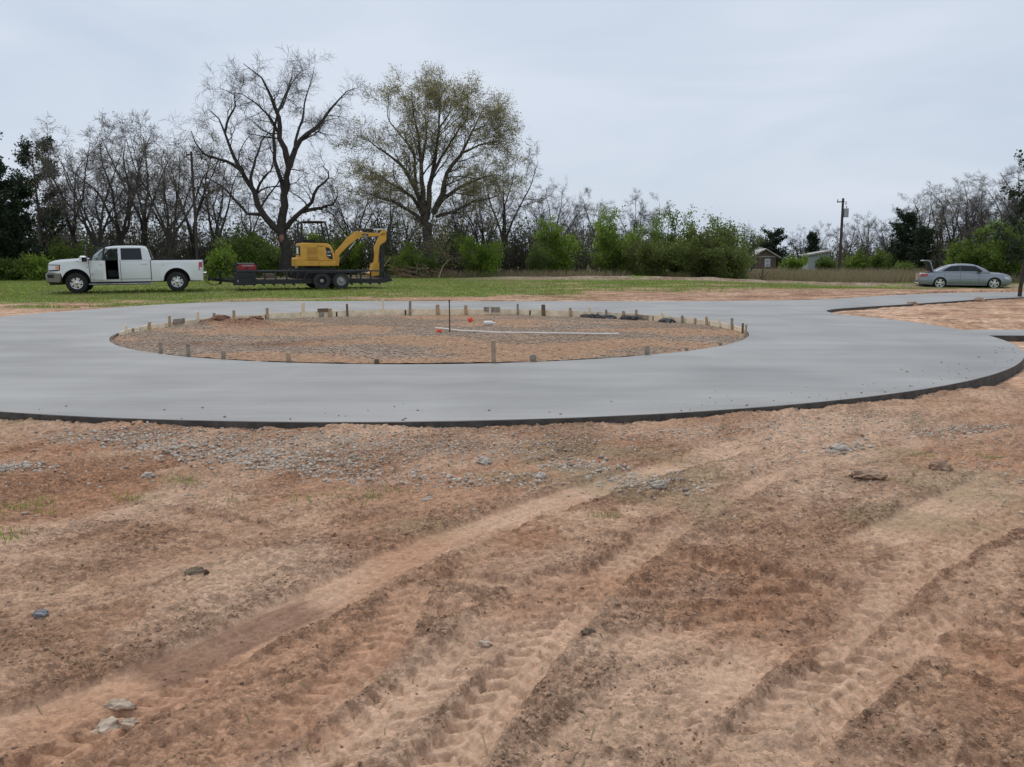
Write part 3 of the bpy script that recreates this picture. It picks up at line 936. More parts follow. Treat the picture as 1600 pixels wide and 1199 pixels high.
def form_board(a0, a1, z0, z1, m, label, r=RIN - 0.014, th=0.022):
    n = 14
    V, Q = [], []
    for a in np.linspace(a0, a1, n):
        c, s_ = math.cos(a), math.sin(a)
        dz = 0.006 * math.sin(a * 37)
        for rr_, zz in ((r - th, z0), (r, z0), (r, z1 + dz), (r - th, z1 + dz)):
            V.append((RC[0] + rr_ * c, RC[1] + rr_ * s_, zz))
    for i in range(n - 1):
        for j in range(4):
            Q.append((i * 4 + j, i * 4 + (j + 1) % 4, i * 4 + 4 + (j + 1) % 4, i * 4 + 4 + j))
    b = MB().add(V, Q, ngons=[[0, 1, 2, 3], [(n - 1) * 4 + k for k in (3, 2, 1, 0)]])
    return tag(b.build('form_board', m), label, 'form board', 'bent boards round the island')
edges = np.radians([-8, 14, 35, 52, 71, 88, 104, 122, 141, 160, 182, 194])
for i in range(len(edges) - 1):
    form_board(edges[i] + 0.004, edges[i + 1] - 0.004, -0.2, 0.016 + 0.012 * rng.random(), M['wood_form'],
               ORD[i] + ' bent pale board from the right along the far edge of the island')
edges = np.radians([196, 215, 235, 256, 276, 297, 318, 338, 351])
for i in range(len(edges) - 1):
    form_board(edges[i] + 0.003, edges[i + 1] - 0.003, -0.2, -0.006, M['wood_dark'],
               ORD[i] + ' dark bent board from the left along the near edge of the island')
def offcut(u0, u1, v0, v1, m, label, name='form_offcut'):
    pa, pb = ring_hit(u0, True, RIN - 0.06), ring_hit(u1, True, RIN - 0.06)
    za, zb = height_at(u0, v1, pa), height_at(u0, v0, pa)
    b = MB().bar((pa[0], pa[1], (za + zb) / 2), (pb[0], pb[1], (za + zb) / 2), 0.035, zb - za)
    tag(b.build(name, m), label, 'offcut')
offcut(756, 764, 480, 487, M['wood_grey'], 'grey board offcut left of the white stake')
offcut(768, 781, 480, 487, M['wood_grey'], 'grey board offcut right of the white stake')
offcut(497, 513, 482.5, 488, M['wood_dark'], 'brown board offcut nailed to two stakes on the far form')
offcut(271, 288, 499, 507, M['wood_grey'], 'grey scrap board on the far left form')
offcut(995, 1012, 492, 497.5, M['wood_grey'], 'grey scrap board on the far right form')

def lump_mesh(name, n, size, rs, m, flat=0.6):
    """one irregular heap"""
    bm = bmesh.new()
    bmesh.ops.create_icosphere(bm, subdivisions=3, radius=1)
    for v in bm.verts:
        q = v.co
        k = 0.62 + 0.75 * float(fbm(np.array(q.x * 2.1 + rs), np.array(q.y * 2.1 + q.z * 1.7), 4, rs))
        k *= 0.8 + 0.5 * float(vnoise(np.array(q.x * 6 + rs), np.array(q.y * 6 + q.z * 5), rs + 3))
        v.co = Vector((q.x * k * size[0], q.y * k * size[1], q.z * k * size[2] * flat))
    me = bpy.data.meshes.new(name)
    bm.to_mesh(me); bm.free()
    me.materials.append(m)
    return me

for i, (u, v, sx, sz, lab) in enumerate([(925, 491, 0.30, 0.09, 'long dark heap of spilled concrete against the far right form board'),
                                         (950, 493.5, 0.26, 0.07, 'dark spilled concrete heap between two stakes on the far form'),
                                         (984, 496, 0.26, 0.09, 'dark spilled concrete heap by the tall pale stake'),
                                         (1040, 502, 0.26, 0.07, 'small dark concrete heap near the right end of the island')]):
    p = ring_hit(u, True, RIN - 0.25)
    me = lump_mesh('concrete_spill', 0, (sx, 0.13, sz), i + 1, M['wet_mix'], 0.9)
    o = link('concrete_spill', me, None, (p[0], p[1], float(isl_z(p[0], p[1])) + 0.02), (0, 0, math.atan2(p[1] - RC[1], p[0] - RC[0]) + math.pi / 2))
    tag(o, lab, 'concrete heap')
for i, (u, v, s_, lab) in enumerate([(327, 509, 0.20, 'dark red clay clod heap on the left of the island'), (346, 512, 0.16, 'smaller red clay clod right of the dark heap'),
                                     (379, 510, 0.17, 'low red clay heap in the left middle of the island'), (399, 510.5, 0.13, 'low crumbled red clay lump beside the middle heap')]):
    p = P(u, v, -0.12)
    o = link('clay_clod', lump_mesh('clay_clod', 0, (s_ * 1.3, s_, s_ * 0.8), 21 + i, M['red_clay']), None, (p[0], p[1], float(isl_z(p[0], p[1])) + 0.02))
    tag(o, lab, 'clod')

pp = [P(u, v, -0.06) for u, v in [(681, 514.5), (700, 517), (720, 520.5), (745, 522), (778, 524), (820, 525), (870, 526), (920, 526.5), (964, 527)]]
pp = [(p[0], p[1], float(isl_z(p[0], p[1])) + 0.045) for p in pp]
pipe = thing('pvc_pipe', 'long white plastic pipe lying across the gravel island', 'pipe', tuple(pp[0]))
loc = np.array(pp) - np.array(pp[0])
MB().tube(loc, 0.019, 10).build('tube', M['pvc'], pipe, 40)
MB().tube(loc[-1:] + np.array([[-.06, 0, 0], [.03, 0, 0]]), 0.026, 10).build('coupling', M['pvc'], pipe, 40)
p = P(686, 519.5, -0.06)
tag(link('orange_marker', lump_mesh('orange_marker', 0, (0.05, 0.045, 0.04), 31, M['orange'], 1.0), None, (p[0], p[1], float(isl_z(p[0], p[1])) + 0.035)),
    'orange plastic marker cap at the left end of the white pipe', 'marker')
p = P(735, 501.5, -0.08)
tag(link('marker_flag', lump_mesh('marker_flag', 0, (0.055, 0.03, 0.05), 33, M['orange'], 1.0), None, (p[0], p[1], float(isl_z(p[0], p[1])) + 0.05)),
    'orange paint marker in the gravel near the thin rod', 'marker')
p = P(702.5, 518, -0.06)
rod = thing('marker_rod', 'thin rusty rod standing upright in the island', 'rod', (p[0], p[1], -0.2))
MB().tube([(0, 0, 0), (0.004, 0, 0.5), (0.0, 0, height_at(702.5, 469, p) + 0.2)], 0.0125, 8).build('shaft', M['rust'], rod)
MB().tube([(-0.02, 0, height_at(702.5, 470, p) + 0.2), (0.02, 0, height_at(702.5, 470, p) + 0.2)], 0.014, 6).build('tip', M['rust'], rod)
p = P(765, 508, -0.08)
bot = thing('white_bottle', 'white plastic bottle lying on the gravel near the pipe', 'bottle', (p[0], p[1], float(isl_z(p[0], p[1])) + 0.05), 0.1)
MB().tube([(-.13, 0, 0), (-.125, 0, 0), (.05, 0, 0), (.09, 0, 0.0), (.10, 0, 0)], [0.03, 0.05, 0.05, 0.02, 0.018], 12).build('body', M['white_print'], bot, 50)
MB().tube([(.10, 0, 0), (.13, 0, 0)], 0.021, 10).build('cap', M['white_print'], bot)

# ------------------------------------------------------------------ gravel, crumbs, tufts (uncountable)
_ico = bmesh.new(); bmesh.ops.create_icosphere(_ico, subdivisions=1, radius=1)
ICOV = np.array([v.co[:] for v in _ico.verts]); ICOF = np.array([[v.index for v in f.verts] for f in _ico.faces]); _ico.free()
OCTV = np.array([(1, 0, 0), (-1, 0, 0), (0, 1, 0), (0, -1, 0), (0, 0, 1), (0, 0, -1.)])
OCTF = np.array([(0, 2, 4), (2, 1, 4), (1, 3, 4), (3, 0, 4), (2, 0, 5), (1, 2, 5), (3, 1, 5), (0, 3, 5)])

def scatter_lumps(name, pos, size, material, TV=OCTV, TF=OCTF, flat=0.65, jag=0.35, rs=0, kind='stuff', label=None):
    r = np.random.default_rng(rs)
    n = len(pos)
    sc_ = size[:, None] * np.stack([0.8 + 0.5 * r.random(n), 0.7 + 0.4 * r.random(n), flat * (0.7 + 0.5 * r.random(n))], 1)
    V = TV[None] * (1 + jag * (r.random((n, len(TV), 1)) - 0.5) * 2) * sc_[:, None]
    a = r.random(n) * 6.283
    b = (r.random(n) - 0.5) * 0.9
    ca, sa, cb, sb = np.cos(a), np.sin(a), np.cos(b), np.sin(b)
    x, y, z = V[..., 0], V[..., 1], V[..., 2]
    y, z = y * cb[:, None] - z * sb[:, None], y * sb[:, None] + z * cb[:, None]
    x, y = x * ca[:, None] - y * sa[:, None], x * sa[:, None] + y * ca[:, None]
    V = np.stack([x, y, z], -1) + pos[:, None]
    F = (TF[None] + (np.arange(n) * len(TV))[:, None, None]).reshape(-1, 3)
    o = link(name, mesh_from(name, V.reshape(-1, 3), [F], [material]))
    return tag(o, label, None, None, kind)

def front_gravel():
    r = np.random.default_rng(21)
    P_, S_ = [], []
    def strip(pp, n, sig, smin, smax):
        q = np.array([P(u, v, -0.08)[:2] for u, v in pp])
        t = r.random(n) * (len(q) - 1)
        x = np.interp(t, range(len(q)), q[:, 0]) + r.normal(0, sig * 1.6, n)
        y = np.interp(t, range(len(q)), q[:, 1]) + r.normal(0, sig, n)
        P_.append(np.stack([x, y], 1)); S_.append(0.8 * smin + 0.85 * (smax - smin) * r.random(n) ** 2.2)
    strip([(-60, 738), (10, 735), (68, 732)], 330, 0.05, 0.010, 0.030)
    strip([(100, 695), (200, 680), (290, 700), (380, 712), (480, 722), (560, 728)], 2300, 0.14, 0.006, 0.028)
    strip([(180, 690), (330, 718), (480, 735), (580, 757)], 700, 0.09, 0.008, 0.030)
    strip([(220, 676), (420, 684), (700, 688), (1000, 686), (1280, 668), (1400, 650)], 3300, 0.20, 0.004, 0.020)
    strip([(420, 690), (560, 700), (800, 705)], 1300, 0.16, 0.006, 0.022)
    strip([(640, 745), (700, 756), (770, 757), (840, 752)], 380, 0.10, 0.006, 0.026)
    strip([(860, 712), (890, 728), (950, 738), (1000, 750), (1045, 766)], 800, 0.10, 0.006, 0.028)
    strip([(1290, 712), (1310, 705), (1350, 694)], 150, 0.05, 0.010, 0.030)
    strip([(1440, 684), (1500, 672), (1580, 664)], 260, 0.06, 0.008, 0.028)
    strip([(150, 690), (350, 700), (560, 705), (800, 700), (950, 705)], 5200, 0.17, 0.003, 0.011)
    n = 3600
    yy = 4.3 + 2.6 * r.random(n) ** 0.6
    P_.append(np.stack([(r.random(n) - 0.5) * 2 * (0.66 * yy), yy], 1)); S_.append(0.004 + 0.014 * r.random(n) ** 3)
    p = np.concatenate(P_); s = np.concatenate(S_)
    ok = np.hypot(p[:, 0] - OC[0], p[:, 1] - OC[1]) > ROUT + s * 0.8
    p, s = p[ok], s[ok]
    z = near_z(p[:, 0], p[:, 1])[0]
    scatter_lumps('gravel', np.column_stack([p, z + s * 0.05]), s, M['stone'], OCTV, OCTF, 0.7, 0.35, 3)
front_gravel()

def crumbs():
    r = np.random.default_rng(31)
    n = 55000
    y = 1.9 * (7.0 / 1.9) ** r.random(n)
    x = (r.random(n) - 0.5) * 2 * (0.66 * y + 0.3)
    z, ro, co = near_z(x, y)
    keep = r.random(n) < (0.03 + 0.75 * ro) * (1 - 0.75 * co)
    x, y, z = x[keep], y[keep], z[keep]
    s = 0.0018 + 0.0075 * r.random(len(x)) ** 6
    ok = np.hypot(x - OC[0], y - OC[1]) > ROUT + 0.01
    scatter_lumps('soil_crumbs', np.column_stack([x, y, z + s * 0.3])[ok], s[ok], M['clod'], OCTV, OCTF, 0.7, 0.4, 5)
crumbs()

def slab_specks():
    r = np.random.default_rng(61)
    n = 260
    a = -math.pi / 2 + r.normal(0.55, 0.45, n)
    rr_ = ROUT - 0.04 - np.abs(r.normal(0, .35, n))
    x, y = OC[0] + rr_ * np.cos(a), OC[1] + rr_ * np.sin(a)
    ok = np.hypot(x - RC[0], y - RC[1]) > RIN + .1
    s_ = 0.003 + 0.013 * r.random(n) ** 4
    scatter_lumps('soil_specks', np.column_stack([x, y, s_ * .3])[ok], s_[ok], M['clod'], OCTV, OCTF, .6, .4, 8)
slab_specks()

def island_gravel():
    r = np.random.default_rng(41)
    n = 28000
    rad = (RIN - 0.06) * np.sqrt(r.random(n)); a = r.random(n) * 6.283
    x, y = RC[0] + rad * np.cos(a), RC[1] + rad * np.sin(a)
    g, z, bare = ISL
    i = np.clip(((y - RC[1] - g[0]) / (g[1] - g[0])).astype(int), 0, len(g) - 1)
    j = np.clip(((x - RC[0] - g[0]) / (g[1] - g[0])).astype(int), 0, len(g) - 1)
    keep = r.random(n) > bare[i, j] * 0.9
    x, y = x[keep], y[keep]
    s = 0.009 + 0.017 * r.random(len(x)) ** 2
    scatter_lumps('island_gravel', np.column_stack([x, y, isl_z(x, y) + s * 0.3]), s, M['pebble'], OCTV, OCTF, 0.7, 0.35, 7)
island_gravel()

def blades(name, x, y, z, h, wd, material, lean=0.35, rs=0):
    r = np.random.default_rng(rs)
    n = len(x)
    a = r.random(n) * 6.283
    d = np.stack([np.cos(a), np.sin(a), np.zeros(n)], 1)
    b = r.random(n) * 6.283
    ln = lean * h * r.random(n) * 1.6
    tip = np.stack([np.cos(b) * ln, np.sin(b) * ln, h], 1)
    p = np.stack([x, y, z], 1)
    V = np.stack([p - d * wd[:, None] / 2, p + d * wd[:, None] / 2, p + tip], 1).reshape(-1, 3)
    F = np.arange(n * 3).reshape(n, 3)
    return tag(link(name, mesh_from(name, V, [F], [material])), kind='stuff')

def field_grass():
    r = np.random.default_rng(51)
    n = 150000
    y = 25 + 29 * r.random(n) ** 1.25
    x = -0.72 * y + r.random(n) * 1.5 * y
    c, g = field_color(x, y)
    ok = (r.random(n) < g * 0.9) & ~inside(OUTL, x, y)
    x, y = x[ok], y[ok]
    cl = fbm(x * 0.9, y * 0.9, 3, 160)
    h = (0.035 + 0.075 * r.random(len(x))) * (0.5 + 1.1 * cl)
    k = r.random(len(x)) < 0.72 - 0.5 * sstep(.5, .75, fbm(x * .4, y * .9, 4, 170))
    wd = 0.02 + 0.03 * r.random(len(x)); zz = base_z(x, y) - 0.01
    blades('grass', x[k], y[k], zz[k], h[k], wd[k], M['grass'], 0.8, 1)
    blades('dead_grass', x[~k], y[~k], zz[~k], h[~k] * .8, wd[~k], M['dry_grass'], 1.0, 4)
    # standing dead grass in front of the thicket
    n = 17000
    y = 55.5 + 9 * r.random(n); x = 9 + r.random(n) * 28
    cl = fbm(x * 0.5, y * 0.5, 3, 163)
    ok = r.random(n) < sstep(0.3, 0.5, cl + 0.2 * sstep(17, 22, x))
    x, y = x[ok], y[ok]
    h = (0.25 + 0.6 * r.random(len(x))) * (0.6 + 0.4 * sstep(16, 20, x))
    x2 = -6 + 14 * r.random(4500); y2 = 54.5 + 3 * r.random(4500)
    x = np.concatenate([x, x2]); y = np.concatenate([y, y2]); h = np.concatenate([h, 0.15 + 0.5 * r.random(4500)])
    blades('dry_grass', x, y, base_z(x, y) - 0.02, h, 0.03 + 0.04 * r.random(len(x)), M['dry_grass'], 0.45, 2)
    # weeds in the bare soil
    X, Y = [], []
    for (u, v, k, s_) in [(35, 800, 130, .07), (75, 788, 60, .05), (20, 835, 40, .05), (200, 780, 60, .05), (290, 752, 70, .05), (620, 768, 45, .05), (590, 775, 30, .04),
                          (480, 785, 60, .08), (950, 812, 45, .03), (1550, 715, 45, .04), (1440, 712, 30, .05), (350, 790, 30, .06), (560, 780, 40, .06), (8, 850, 30, .03)]:
        p = P(u, v, -0.08)
        X.append(r.normal(p[0], s_ * 1.6, k)); Y.append(r.normal(p[1], s_, k))
    X, Y = np.concatenate(X), np.concatenate(Y)
    blades('weeds', X, Y, near_z(X, Y)[0] - 0.004, 0.012 + 0.035 * r.random(len(X)), 0.004 + 0.004 * r.random(len(X)), M['grass'], 0.9, 3)
    n = 320
    y = 2.0 * (5.6 / 2.0) ** r.random(n); x = (r.random(n) - 0.5) * 1.3 * y
    z = near_z(x, y)[0]
    a = r.random(n) * 6.283; L = 0.012 + 0.05 * r.random(n) ** 2
    d = np.stack([np.cos(a), np.sin(a), 0.08 * (r.random(n) - .3)], 1) * L[:, None]
    q = np.stack([-np.sin(a), np.cos(a), np.zeros(n)], 1) * 0.0016
    p = np.stack([x, y, z + 0.005], 1)
    V = np.stack([p - d - q, p - d + q, p + d + q, p + d - q, p + np.array([0, 0, .003])], 1)[:, :4].reshape(-1, 3)
    tag(link('straw', mesh_from('straw', V, [np.arange(n * 4).reshape(n, 4)], [M['dry_grass']])), kind='stuff')
field_grass()

# single stones and clods one can pick out in the bare soil
for i, (u, v, sx, sy, sz, m, nm, lab, cat) in enumerate([
        (164, 1122, .036, .050, .026, 'pale_stone', 'pale_stone', 'largest pale stone in the bare soil near the lower left', 'stone'),
        (202, 1122, .026, .020, .02, 'pale_stone', 'pale_stone', 'small pale stone beside the largest pale stone', 'stone'),
        (186, 1096, .044, .022, .016, 'pale_stone', 'soil_slab', 'flat tan crust slab behind the largest pale stone', 'soil crust'),
        (66, 971, .028, .020, .014, 'slate', 'blue_stone', 'blue grey stone in the dirt at far lower left', 'stone'),
        (919, 999, .022, .018, .026, 'wood_dark', 'dark_clod', 'single dark clod standing on the smooth track edge', 'clod'),
        (757, 1002, .026, .02, .014, 'pale_stone', 'tan_stone', 'tan stone near the middle of the tyre tracks', 'stone'),
        (305, 900, .05, .035, .025, 'wood_dark', 'dark_clod', 'dark crumbled clod in the pale soil at left', 'clod'),
        (1310, 706, .07, .05, .035, 'stone', 'grey_stone', 'grey stone lump in the soil right of the gravel', 'stone'),
        (1468, 735, .07, .055, .05, 'heap', 'clay_lump', 'brown clay lump in the soil at right near the drive', 'clod'),
        (1355, 750, .10, .06, .03, 'heap', 'flat_clod', 'flat pale clod left of the brown clay lump', 'clod'),
        (757, 724, .05, .035, .03, 'stone', 'grey_stone', 'grey stone alone in the red soil before the drive', 'stone'),
        (843, 748, .045, .03, .025, 'stone', 'grey_stone', 'pale grey stone at the end of a dark soil streak', 'stone'),
        (668, 785, .03, .022, .016, 'stone', 'grey_stone', 'small grey stone below the dark soil streak', 'stone'),
        (1030, 764, .05, .03, .03, 'stone', 'grey_stone', 'grey stone at the right tip of the gravel trail', 'stone'),
        (232, 748, .045, .03, .025, 'stone', 'grey_stone', 'grey stone below the left gravel patch', 'stone')]):
    p = P(u, v, -0.08)
    z = float(near_z(np.array(p[0]), np.array(p[1]))[0])
    tag(link(nm, lump_mesh(nm, 0, (sx, sy, sz), 50 + i, M[m], 1.0), None, (p[0], p[1], z + sz * 0.25)), lab, cat)
for i, (u, v, s_, lab) in enumerate([(1530, 471, 0.22, 'rounded soil heap against the road slab by the dark tree'), (1425, 477, 0.2, 'low soil heap along the near edge of the road'),
                                     (1531, 505, 0.13, 'pale soil lump in the bare corner beside the walk'), (1476, 477.5, 0.09, 'small pale lump by the edge of the road slab')]):
    p = P(u, v, -0.05)
    tag(link('soil_heap', lump_mesh('soil_heap', 0, (s_ * 0.95, s_ * .8, s_ * 0.75), 80 + i, M['heap'], 0.9), None, (p[0], p[1], float(base_z(np.array(p[0]), np.array(p[1]))) - 0.03)), lab, 'heap')
# ------------------------------------------------------------------ vehicles
def shell(xs, prof, hw, rows=12, top=8, skip=None, caps=(True, True)):
    """lofted body: stations along x, each from the sill up one side, over the top and down the other. returns an MB"""
    N = 2 * (rows + 1) + top - 1
    V = np.zeros((len(xs), N, 3))
    for i, x in enumerate(xs):
        zb, zt, crown = prof(x)
        zs = np.linspace(zb, zt, rows + 1)
        ys = np.array([hw(x, z, zt) for z in zs])
        V[i, :rows + 1] = np.stack([np.full(rows + 1, x), -ys, zs], 1)
        h = ys[-1]
        yy = np.linspace(-h, h, top + 1)[1:-1]
        V[i, rows + 1:rows + top] = np.stack([np.full(top - 1, x), yy, zt + crown * (1 - (yy / max(h, .01)) ** 2)], 1)
        V[i, rows + top:] = np.stack([np.full(rows + 1, x), ys[::-1], zs[::-1]], 1)
    Q = []
    for i in range(len(xs) - 1):
        for j in range(N - 1):
            c = (V[i, j] + V[i, j + 1] + V[i + 1, j] + V[i + 1, j + 1]) / 4
            if skip and skip(c[0], c[1], c[2], 'T' if rows <= j < rows + top else 'S'):
                continue
            Q.append((i * N + j, (i + 1) * N + j, (i + 1) * N + j + 1, i * N + j + 1))
    ng = []
    if caps[0]: ng.append(list(range(N)))
    if caps[1]: ng.append([(len(xs) - 1) * N + j for j in range(N)][::-1])
    return MB().add(V.reshape(-1, 3), Q, ngons=ng)

def patch(corners, hw, side=-1, off=0.004, n=10, zt=9.0, m=None):
    """panel lying on the body side: corners (x,z) a,b,c,d; hw(x,z,zt) half width"""
    m = m or n
    a, b, c, d = [np.array(q, float) for q in corners]
    V = []
    for i in range(n + 1):
        for j in range(m + 1):
            s, t = i / n, j / m
            q = (a * (1 - s) + b * s) * (1 - t) + (d * (1 - s) + c * s) * t
            V.append((q[0], side * (hw(q[0], q[1], zt) + off), q[1]))
    Q = [(i * (m + 1) + j, (i + 1) * (m + 1) + j, (i + 1) * (m + 1) + j + 1, i * (m + 1) + j + 1) for i in range(n) for j in range(m)]
    return MB().add(V, Q)

def add_wheel(parent, c, r, wd, rim_r, side, spokes, rim_mat, tyre_mat, lugs=True):
    """wheel > tyre, rim; side -1 faces the camera side"""
    root = link('wheel', None, parent, c)
    b = MB()
    h = wd / 2
    b.lathe_y([(rim_r, -h * .86), (rim_r + .02, -h), (r * .86, -h * 1.02), (r * .965, -h * .86), (r, -h * .6), (r, h * .6), (r * .965, h * .86), (r * .86, h * 1.02), (rim_r + .02, h), (rim_r, h * .86)], (0, 0, 0), 36)
    if lugs:
        for k in range(36):
            a = k * math.pi / 18
            for yy in (-h * .45, h * .45):
                q = np.array([math.cos(a + .05 * np.sign(yy)), 0, math.sin(a + .05 * np.sign(yy))])
                tq = np.array([-q[2], 0, q[0]])
                p = q * (r + .002) + np.array([0, yy, 0])
                b.bar(p - np.array([0, h * .4, 0]), p + np.array([0, h * .4, 0]), .028, .014)
    b.build('tyre', tyre_mat, root, 35)
    b = MB()
    s = side
    b.lathe_y([(rim_r + .012, s * h * .9), (rim_r, s * h * .98), (rim_r * .93, s * h * .9), (rim_r * .9, s * h * .35), (rim_r * .86, 0), (.05, s * h * .1)], (0, 0, 0), 36)
    rim = b.build('rim', rim_mat if spokes else rim_mat, root, 35)
    if spokes:
        b = MB()
        b.lathe_y([(rim_r * .9, s * h * .3), (rim_r * .3, s * h * .32), (.01, s * h * .34)], (0, 0, 0), 24)
        b.build('brake_disc', M['black_plastic'], root, 35)
        b = MB()
        for k in range(spokes):
            a = 2 * math.pi * k / spokes + .2
            q = np.array([math.cos(a), 0, math.sin(a)])
            tq = np.array([-q[2], 0, q[0]])
            for sg in (-1, 1):
                p0 = q * rim_r * .22 + tq * sg * rim_r * .07 + np.array([0, s * h * .8, 0])
                p1 = q * rim_r * .93 + tq * sg * rim_r * .17 + np.array([0, s * h * .78, 0])
                b.bar(p0, p1, .03, rim_r * .25)
        b.lathe_y([(rim_r * .36, s * h * .7), (rim_r * .34, s * h * .9), (rim_r * .2, s * h * 1.0), (.004, s * h * 1.02)], (0, 0, 0), 20)
        b.build('spokes', rim_mat, root, 35)
    else:
        b = MB()
        b.lathe_y([(rim_r * .45, s * h * .3), (rim_r * .4, s * h * .55), (rim_r * .2, s * h * .62), (rim_r * .18, s * h * .95), (.004, s * h * .97)], (0, 0, 0), 20)
        for k in range(6):
            a = k * math.pi / 3
            b.tube([(rim_r * .3 * math.cos(a), s * h * .55, rim_r * .3 * math.sin(a)), (rim_r * .3 * math.cos(a), s * h * .72, rim_r * .3 * math.sin(a))], .012, 6)
        b.build('hub', M['steel'], root, 35)
    return root

def text_mesh(name, body, size, material, parent, loc, rot, ext=0.002):
    cu = bpy.data.curves.new(name, 'FONT')
    cu.body = body
    cu.size = size
    cu.extrude = ext
    cu.align_x = 'CENTER'; cu.align_y = 'CENTER'
    to = bpy.data.objects.new(name, cu)
    COL.objects.link(to)
    dg = bpy.context.evaluated_depsgraph_get()
    me = bpy.data.meshes.new_from_object(to.evaluated_get(dg))
    bpy.data.objects.remove(to)
    me.materials.clear()
    me.materials.append(material)
    return link(name, me, parent, loc, rot)

# ---- pickup truck; local x runs from the front axle to the rear, y away from the camera
TY = R(20)
def place(root_pt, local, yaw):
    c, s = math.cos(yaw), math.sin(yaw)
    return (root_pt[0] - (local[0] * c - local[1] * s), root_pt[1] - (local[0] * s + local[1] * c))

TR_C = D(122, 459, 33.5); TRZ = 0.055
pxy = place(TR_C, (0, -0.86), TY)
truck = thing('pickup_truck', 'white crew cab pickup truck with its driver door open on the grass', 'pickup truck', (pxy[0], pxy[1], TRZ), TY)
truck.rotation_euler = (0, R(-0.5), TY)
AX, AR = (0.0, 3.79), 0.52
def t_prof(x):
    zb = 0.44
    for a in AX:
        d = abs(x - a)
        if d < AR:
            zb = max(zb, 0.45 + math.sqrt(AR * AR - d * d) * 1.02)
    if x < -0.5: zb = max(zb, 0.80)
    zt = np.interp(x, [-1.0, -.98, -.93, -.82, -.6, -.2, .3, .52, .60, 4.9], [1.14, 1.20, 1.25, 1.285, 1.315, 1.345, 1.375, 1.385, 1.31, 1.31])
    crown = np.interp(x, [-1.0, -.8, .3, .5, .6], [0.01, .05, .05, .02, 0.0])
    return zb, zt, crown
def t_hw(x, z, zt):
    h = 1.0
    if x < -.55: h -= .17 * ((-.55 - x) / .45) ** 2.2
    h -= .05 * ((z - .82) / .55) ** 2
    for a in AX:
        d = math.hypot(x - a, z - .45)
        h += .03 * math.exp(-((d - AR) / .12) ** 2) * (1 if z > .45 else 0)
    e = max(0, (z - (zt - .10)) / .10)
    h -= .05 * min(1, e) ** 2
    return h
xs = np.unique(np.concatenate([np.linspace(-1.0, 4.83, 150), [2.80, 2.815]]))
DOOR = (0.62, 1.60)
def t_skip(x, y, z, k):
    if k == 'S' and y < 0 and DOOR[0] < x < DOOR[1] and z > .53: return True
    return False
body = shell(xs, t_prof, t_hw, 18, 10, t_skip, (True, True)).build('body', M['white_paint'], truck, 28)

def c_prof(x):
    zt = np.interp(x, [.44, .60, 1.02, 1.18, 1.45, 2.0, 2.5, 2.62, 2.72, 2.80], [1.318, 1.40, 1.79, 1.855, 1.885, 1.895, 1.885, 1.86, 1.74, 1.318])
    zt = np.interp(x, [.44, 1.02, 1.18, 1.45, 2.0, 2.45, 2.60, 2.70, 2.83], [1.318, 1.78, 1.85, 1.885, 1.895, 1.885, 1.86, 1.77, 1.318])
    return 1.305, max(zt, 1.31), 0.03 if zt > 1.5 else 0.01
def c_hw(x, z, zt):
    h = .955 - .20 * (z - 1.3)
    e = max(0, (z - (zt - .07)) / .07) if zt > 1.5 and zt < 5 else 0
    return h - .05 * min(1, e) ** 2
FW = [(0.66, 1.315), (1.56, 1.315), (1.56, 1.79), (1.08, 1.79)]     # front side window / upper doorway
RW = [(1.70, 1.325), (2.50, 1.325), (2.46, 1.80), (1.70, 1.80)]
def in_front(x, z):
    lo = .66 + (z - 1.315) * (.42 / .475)
    return lo < x < 1.58 and z < 1.79
def c_skip(x, y, z, k):
    if k == 'S' and in_front(x, z): return True
    if k == 'S' and y > 0 and 1.70 < x < 2.48 and 1.33 < z < 1.80: return True
    if k == 'T' and .50 < x < 1.0 and abs(y) < .74: return True
    if k == 'T' and 2.66 < x < 2.83 and abs(y) < .6: return True
    return False
cxs = np.linspace(.44, 2.83, 80)
cab = shell(cxs, c_prof, c_hw, 14, 12, c_skip, (False, False)).build('cab', M['white_paint'], truck, 30)
patch(RW, c_hw, -1, .004).build('rear_side_window', M['glass_dark'], truck, 30)
patch(RW, c_hw, 1, .004).build('rear_side_window', M['glass_dark'], truck, 30)
patch(FW, c_hw, 1, .004).build('front_side_window', M['glass'], truck, 30)
# windscreen
V = []
for i in range(9):
    x = .47 + (1.02 - .47) * i / 8
    z = c_prof(x)[1]
    for j in range(9):
        h = c_hw(x, z, 9) - .1
        y = -h + 2 * h * j / 8
        V.append((x - .01, y, z + .012 + .012 * (1 - (y / h) ** 2)))
MB().add(V, [(i * 9 + j, i * 9 + 9 + j, i * 9 + 10 + j, i * 9 + 1 + j) for i in range(8) for j in range(8)]).build('windscreen', M['glass'], truck, 40)
MB().add([(2.69, -.62, 1.78), (2.69, .62, 1.78), (2.815, .62, 1.36), (2.815, -.62, 1.36)], [(0, 1, 2, 3)]).build('rear_window', M['glass_dark'], truck)
